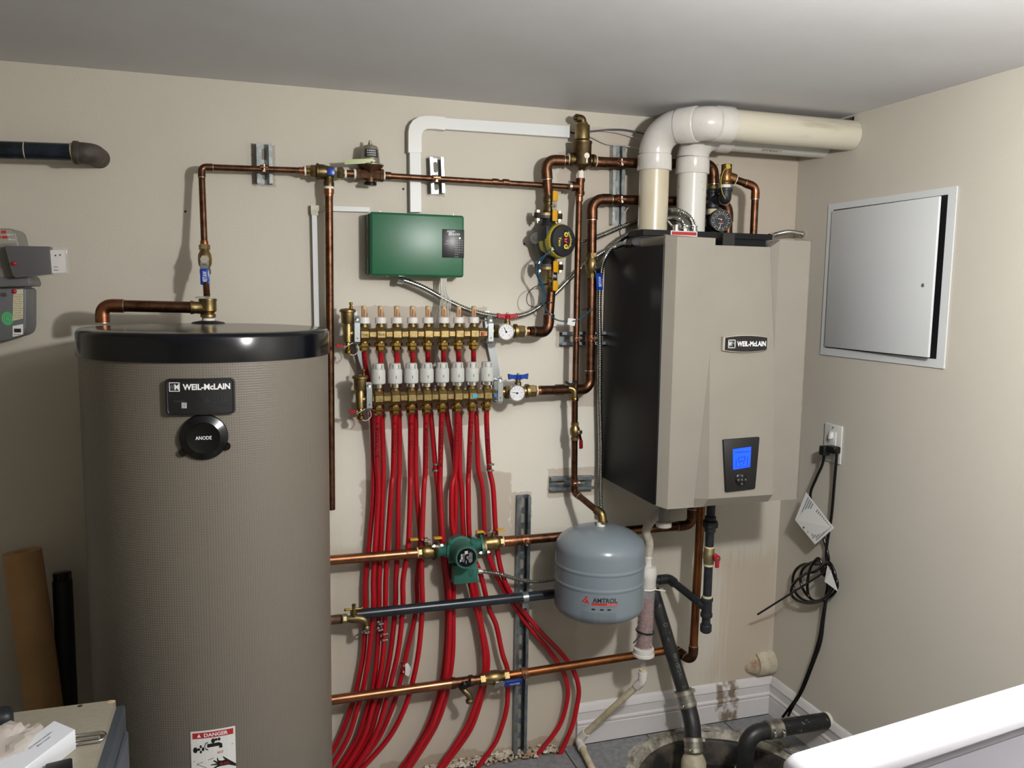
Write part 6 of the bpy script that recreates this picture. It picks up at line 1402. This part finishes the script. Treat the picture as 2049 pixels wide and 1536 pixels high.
MB().prism([mp3(x,y,YM-.0015) for x,y in [(-20,458),(22,460),(29,470),(34,487),(-20,488)]], V(0,.003,0)).build('label_plate', mat('meter_label','9a968a',.5), gm, smooth=False)
t = MB()
for (x0,y0,x1,y1) in ((2,461,12,467),(-10,472,2,477),(4,472,15,477)): t.add([mp3(x0,y0,YM-.002),mp3(x1,y0,YM-.002),mp3(x1,y1,YM-.002),mp3(x0,y1,YM-.002)],[(0,3,2,1)])
t.build('red_print', ink_r, gm, smooth=False, kind='stuff')
t = MB(); put_text(t,'size 5',mp3(20,469,YM-.002),RX,UZ,.014,.004,.02); put_text(t,'MAX 50',mp3(24,479,YM-.002),RX,UZ,.014,.004,.02); t.build('white_print', ink_w, gm, smooth=False)
# index housing: clear cover with a dark register
ib = MB().bevelled(lambda m: m.prism([mp3(x,y,-.172) for x,y in [(8,491),(100,493),(104,548),(28,556),(22,548)]], V(0,.030,0)), .003, 2).build('index_box', mat('register_dark','24292c',.25), gm)
MB().bevelled(lambda m: m.prism([mp3(x,y,-.182) for x,y in [(8,490),(128,492),(134,500),(136,546),(132,549),(30,556),(24,550)]], V(0,.045,0)), .004, 2).build('clear_cover', clear_pl, ib)
MB().prism([mp3(x,y,-.170) for x,y in [(95,503),(101,500),(129,500),(131,545),(98,547)]], V(0,.012,0)).build('white_dial_card', paper, ib, smooth=False)
t = MB()
for (x,y) in ((111,511),(120,510)): 
    q = mp3(x,y,-.1706); t.lathe(q, FY, [(.0022,0),(.0022,.0003)], 12)
q = mp3(112,537,-.1706); t.box((q.x-.005,q.y-.0003,q.z-.0045),(q.x+.005,q.y,q.z-.003)); t.box((q.x-.005,q.y-.0003,q.z+.003),(q.x+.005,q.y,q.z+.0045)); t.build('dial_marks', ink, ib, smooth=False, kind='stuff')
for (x,y) in ((28,527),(28,583)):
    MB().sphere(mp3(x,y,-.182), .0062, 12, 8, (1,.7,.9)).build('red_seal', mat('seal_red','9c1c34',.3), gm)
MB().bevelled(lambda m: m.prism([mp3(x,y,YM-.001) for x,y in [(26,580),(46,578),(46,637),(25,642)]], V(0,.003,0)), .0005, 1).build('paper_label', mat('yellowed_label','c9c2a4',.6), gm)
t = MB()
for k in range(11): 
    q = mp3(36,589+k*4.6,YM-.002); put_text(t, 'serial no capacity', q, RX, UZ, .021-.004*(k%3), .0022, .01)
t.build('label_text', ink, gm, smooth=False)
q = mp3(15,637,YM-.0005); MB().rings([[q+V(math.cos(2*PI*i/32)*r,-dy,math.sin(2*PI*i/32)*r*1.25) for i in range(32)][::-1] for r,dy in ((.0135,-.002),(.0135,.0004),(.001,.0004))]).build('green_sticker', mat('sticker_green','3f9c62',.5), gm)
t = MB(); 
for r0,r1 in ((.0105,.0112),(.0065,.0072)):
    for i in range(24):
        a0, a1 = 2*PI*i/24, 2*PI*(i+1)/24; pt = lambda r,a: q+V(math.cos(a)*r,-.0008,math.sin(a)*r*1.25); t.add([pt(r0,a0),pt(r1,a0),pt(r1,a1),pt(r0,a1)],[(0,1,2,3)])
put_text(t, 'G', q+V(0,-.0008,0), RX, UZ, .006, .008, 0); t.build('sticker_print', mat('pale_green','9fd0a8',.5), gm, smooth=False)
MB().bevelled(lambda m: m.prism([mp3(x,y,YM-.001) for x,y in [(25,652),(46,648),(46,669),(25,674)]], V(0,.003,0)), .0005, 1).build('barcode_label', paper, gm)
t = MB()
for k in range(12): 
    q = mp3(29+k*1.15,661,YM-.002); t.box((q.x-.0004-.0003*(k%3),q.y-.0002,q.z-.0045),(q.x+.0004,q.y,q.z+.0045))
q = mp3(35,669,YM-.002); put_text(t,'0012874',q,RX,UZ,.016,.002,.01); t.build('barcode', ink, gm, smooth=False, kind='stuff')
gpipe = thing('gas_main_pipe', 'black steel gas pipe ending in a dusty elbow into the wall', 'pipe', P(150,305,-.085))
pa, pb = P(-60,298,-.085), P(152,305,-.085)
MB().cyl(pa, pb, .0215, 28).build('pipe', mat('scuffed_black_paint','0c0f14',.22,0,'1e2833',20), gpipe)
MB().sweep(fillet([P(150,305,-.085), P(186,308,-.082), V(P(190,309,-.06).x,.002,P(190,309,-.06).z)], .04, 10), .0262, 28).lathe(P(147,305,-.085), V(1,0,0), [(.027,0),(.0285,.002),(.0285,.012),(.026,.014)], 28).build('elbow', mat('dusty_iron','3a342f',.65,.2,'57504a',30), gpipe)
MB().cyl(P(143,305,-.085), P(147,305,-.085), .023, 24).build('sealant', mat('cream_sealant','c9c1a0',.7), gpipe)
MB().lathe(P(50,301,-.085), V(1,0,.02), [(.0217,0),(.0222,0),(.0222,.002),(.0217,.002)], 24, cap=False).build('chalk_ring', mat('cream_sealant','c9c1a0',.7), gpipe)

# ================================================================== FAR LEFT FLOOR: ROLLS AND BAG
pr2 = thing('paper_roll', 'upright roll of brown paper leaning in the dark corner left of the tank', 'paper roll', V(-.6,-.15,0))
ra, rb2 = P(44,1102,-.12), P(92,1500,-.13); rb2 = V(ra.x+.085,-.20,0.0)
dr = (ra-rb2).normalized()
MB().lathe(rb2+dr*.0, dr, [(.043,.0),(.044,.004),(.044,(ra-rb2).length-.001),(.030,(ra-rb2).length-.004),(.018,(ra-rb2).length-.001),(.014,(ra-rb2).length-.03),(.001,(ra-rb2).length-.04)], 36).build('rolled_paper', mat('kraft_paper','b08a5c',.75,0,'a37e52',10), pr2)
bt = thing('black_tube', 'slim black tube with a shiny end cap beside the brown paper roll', 'tube', V(-.5,-.1,0))
ta, tb = P(124,1145,-.09), V(P(124,1145,-.09).x+.02,-.20,0)
dt = (ta-tb).normalized(); L_ = (ta-tb).length
MB().lathe(tb+dt*.0, dt, [(.0235,0),(.0235,L_-.02)], 24).build('tube', mat('matte_black_tube','0b0c0e',.6), bt)
MB().lathe(tb+dt*(L_-.022), dt, [(.022,0),(.0225,.022),(.020,.024),(.001,.0245)], 24).build('end_cap', mat('shiny_black_cap','1a1b1c',.15), bt)
def crumple(c, sx, sy, sz, seed, amp=.25, sub=4):
    bm = bmesh.new(); bmesh.ops.create_icosphere(bm, subdivisions=sub, radius=1); random.seed(seed); from mathutils import noise
    for v in bm.verts:
        n = noise.noise(v.co*1.7+Vector((seed,0,0)))+.5*noise.noise(v.co*4+Vector((0,seed,0)))-.35*abs(noise.noise(v.co*6)); f = 1+amp*n*1.6
        p = v.co*f; v.co = Vector((c[0]+p.x*sx, c[1]+p.y*sy, max(c[2]+p.z*sz, c[2]-sz*.55)))
    bm.verts.index_update(); m = MB(); m.add([v.co.copy() for v in bm.verts], [[v.index for v in f.verts] for f in bm.faces]); bm.free(); return m
o = crumple((-.60,-.50,.165), .13,.13,.30, 4).build('dark_plastic_bag', mat('dark_bag','14171b',.35), None)
tag(o, 'dark crumpled plastic bag on the floor below the brown paper roll', 'bag')

# ================================================================== DESK IN THE FOREGROUND LEFT
ZD = .75; k = PZ(231.5,1399,ZD)
tb_ = thing('laminate_board', 'beige laminate board with a chipped corner lying on the steel cabinet', 'board', V(k.x-.3,k.y-.3,ZD-.018))
MB().rbox((k.x-.75,k.y-.80,ZD-.018),(k.x,k.y,ZD), .001, 1).build('board', mat('beige_laminate','9a9383',.32,0,'8d8676',70,stretch=(1,6,1)), tb_)
MB().sphere(k+V(-.008,-.006,.0), .006, 8, 6, (1.4,1,.25)).build('chipped_corner', mat('chipboard','a89676',.9), tb_)
q = PZ(160,1412,ZD); MB().lathe(q, UZ, [(.0045,.0002),(.001,.0004)], 12).build('screw_hole', mat('hole_dark','2a1c10',.9), tb_)
k2 = PZ(251,1409,ZD-.019)
cabm = mat('blue_grey_steel','3a4046',.4,0,'40464c',10)
cb_ = thing('steel_cabinet', 'blue grey steel cabinet in the foreground beside the hot water tank', 'cabinet', V(k2.x-.3,k2.y-.3,0))
MB().rbox((k2.x-.70,k2.y-.75,0),(k2.x,k2.y,ZD-.0185), .004, 2).build('cabinet_body', cabm, cb_)
MB().rbox((k2.x-.001,k2.y-.72,.05),(k2.x+.006,k2.y-.02,ZD-.06), .002, 1).build('side_panel', mat('blue_grey_panel','4e535b',.35), cb_)
# white carton
hB = .034; cA, cB_, cC, cD_ = PZ(151,1458.6,ZD+hB), PZ(63.5,1525.5,ZD+hB), PZ(20,1505,ZD+hB), PZ(87,1449,ZD+hB)
cD_ = cA+(cC-cB_); wb = thing('white_carton', 'small white carton with a printed label on the laminate board', 'carton', V(cA.x-.05,cA.y-.05,ZD))
MB().bevelled(lambda m: m.prism([cA,cB_-(cA-cB_)*.35,cC-(cA-cB_)*.35,cD_], V(0,0,-hB+.0005)), .001, 1).build('box', mat('bright_white_card','d9dce2',.5), wb)
e1v = (cB_-cA).normalized(); e2v = (cD_-cA).normalized(); cM = cA.lerp(cB_,.52)+e2v*.028+V(0,0,.0006)
t = MB(); put_text(t, 'ELECTRONIC CONTROL', cM+e2v*.005, -e1v, e2v, .050, .004, .01); put_text(t, 'Made in Canada', cM-e2v*.003, -e1v, e2v, .028, .004, .01); t.build('label_text', mat('faint_print','6f7276',.6), wb, smooth=False)
# clear bag, carabiner, black things
bg = crumple(tuple(PZ(22,1500,ZD+.016)), .048,.070,.032, 9, .22, 4)
bgm = mat('milky_plastic_film','cfc6bd',.22); bgm.node_tree.nodes['Principled BSDF'].inputs['Alpha'].default_value = .62
o = bg.build('clear_plastic_bag', bgm, None, smooth=True, ang=22); tag(o, 'crumpled milky plastic bag partly covering the white carton', 'bag')
q = PZ(172,1477,ZD+.005); cr_ = []
for i in range(33):
    th = 2*PI*i/32; ca, sa = math.cos(th), math.sin(th); cr_.append(q+V((.019 if ca > 0 else -.019)+ca*.010, sa*.0135, 0))
m_ = MB(); m_.sweep(cr_, .0026, 10); m_.cyl(q+V(-.019,-.004,0), q+V(.020,-.004,.0), .0022, 10); tag(m_.build('snap_hook', chrome, None), 'oval chrome snap link lying beside the white carton', 'snap link')
q = PZ(121,1536,ZD+.012); tag(MB().robox(q-V(0,.01,.002), V(.018,.004,0), V(-.004,.020,0), V(0,0,.010), .003, 2).build('black_block', black_matte, None), 'small black block at the front of the laminate board', 'block')
q = PZ(-4,1442,ZD+.02); tag(MB().robox(q, V(.022,.004,0), V(-.004,.02,0), V(0,0,.0195), .012, 3).build('dark_tool_grip', mat('dark_grip','1b2026',.5), None), 'dark rounded tool grip at the left edge of the board', 'tool')

# ================================================================== WASHER, FOREGROUND RIGHT
ZW = 1.16
wA, wB = PZ(1548,1500,ZW), PZ(2049,1352,ZW); wu = (wB-wA); wu.z = 0; wu.normalize(); wn = V(wu.y,-wu.x,0)     # wn points toward the camera side
wF = PZ(1850,1482,ZW); dep = abs((wF-wA).dot(wn))
ws = thing('washing_machine', 'white washing machine with a rounded rear console in the near right corner', 'washing machine', V(wA.x+.35,wA.y-.3,0))
wm = mat('white_appliance_enamel','bcbbc0',.3)
WL = .68; cc = wA+wu*(WL/2-.0)+wn*dep/2
con = MB(); 
pc_ = []
rc = dep*.48
for (sx, sy, a0) in ((1,1,0),(-1,1,PI/2),(-1,-1,PI),(1,-1,3*PI/2)):
    for i in range(7):
        a = a0+PI/2*i/6; pc_.append((cc+wu*(sx*(WL/2-rc)+rc*math.cos(a))+wn*(sy*(dep/2-rc)+rc*math.sin(a)), wu*math.cos(a)+wn*math.sin(a)))
def ring(s, z): return [p+nn*s+V(0,0,z-ZW) for p, nn in pc_]
con.rings([ring(-.009,ZW-.0015), ring(-.004,ZW-.0045), ring(0,ZW-.010), ring(0,ZW-.016), ring(-.006,ZW-.018), ring(-.007,ZW-.0235), ring(-.003,ZW-.0245), ring(-.003,ZW-.15)][::-1]+[ring(-.014,ZW)])
co_ = con.build('console', wm, ws)
fcp = MB(); zf = ZW-.020
fA = cc+wn*(dep/2-.0050)
fcp.prism([fA-wu*(WL/2-.02)+V(0,0,-.025), fA+wu*(WL/2-.02)+V(0,0,-.025), fA+wu*(WL/2-.02)+V(0,0,-.15)+wn*.0, fA-wu*(WL/2-.02)+V(0,0,-.15)+wn*.0], wn*.003); fcp.build('console_front', mat('console_shade_grey','8f8f94',.4), ws)  # grey colour paints the shade on the upright face of the white console
bdm = MB(); b0_ = cc+wn*(dep/2)
pts = [cc-wu*(WL/2-.01)-wn*dep*.4, cc+wu*(WL/2-.01)-wn*dep*.4, cc+wu*(WL/2-.01)+wn*.62, cc-wu*(WL/2-.01)+wn*.62]
bdm.bevelled(lambda m: m.prism([V(p.x,p.y,.02) for p in pts], V(0,0,ZW-.15-.02)), .012, 3); bdm.build('cabinet', wm, ws)
ldm = MB(); ldm.bevelled(lambda m: m.prism([V(p.x,p.y,ZW-.149) for p in [cc-wu*.24+wn*.12, cc+wu*.24+wn*.12, cc+wu*.24+wn*.54, cc-wu*.24+wn*.54]], V(0,0,.012)), .004, 2); ldm.build('lid', wm, ws)
for sx in (-1,1):
    for sy in (.03,.58): MB().cyl(V(*(cc+wu*sx*(WL/2-.06)+wn*sy).xy,0), V(*(cc+wu*sx*(WL/2-.06)+wn*sy).xy,.022), .018, 12).build('foot', black_matte, ws)

# ================================================================== RUBBLE AT THE FOOT OF THE WALL
rb_ = MB(); random.seed(21)
for k in range(420):
    x = random.uniform(P(850,1500).x, P(1110,1500).x); y = -abs(random.gauss(0,.016))-.004; s = random.uniform(.002,.007)
    rb_.sphere(V(x,y,.0+s*.4+max(0,.020+y)*random.random()), s, 5, 4, (random.uniform(.8,1.5),1,.7))
o = rb_.build('plaster_rubble', mat('white_rubble','cfc9bc',.9,0,'9c8468',14), None, smooth=False, ang=5); tag(o, 'white crumbled plaster along the foot of the wall among the tubes', 'rubble'); o['kind'] = 'stuff'

# old screw holes in the wall
for (x,y) in ((827,641),(1049,488),(371,423),(1272,440),(657,1087),(807,378)):
    q = P(x,y,0); MB().lathe(q+V(0,-.0002,0), FY, [(.0032,0),(.0028,.0004),(.001,.0005)], 10).build('screw_hole', mat('hole_dark','2a1c10',.9), bpy.data.objects['wall_back'], smooth=False)
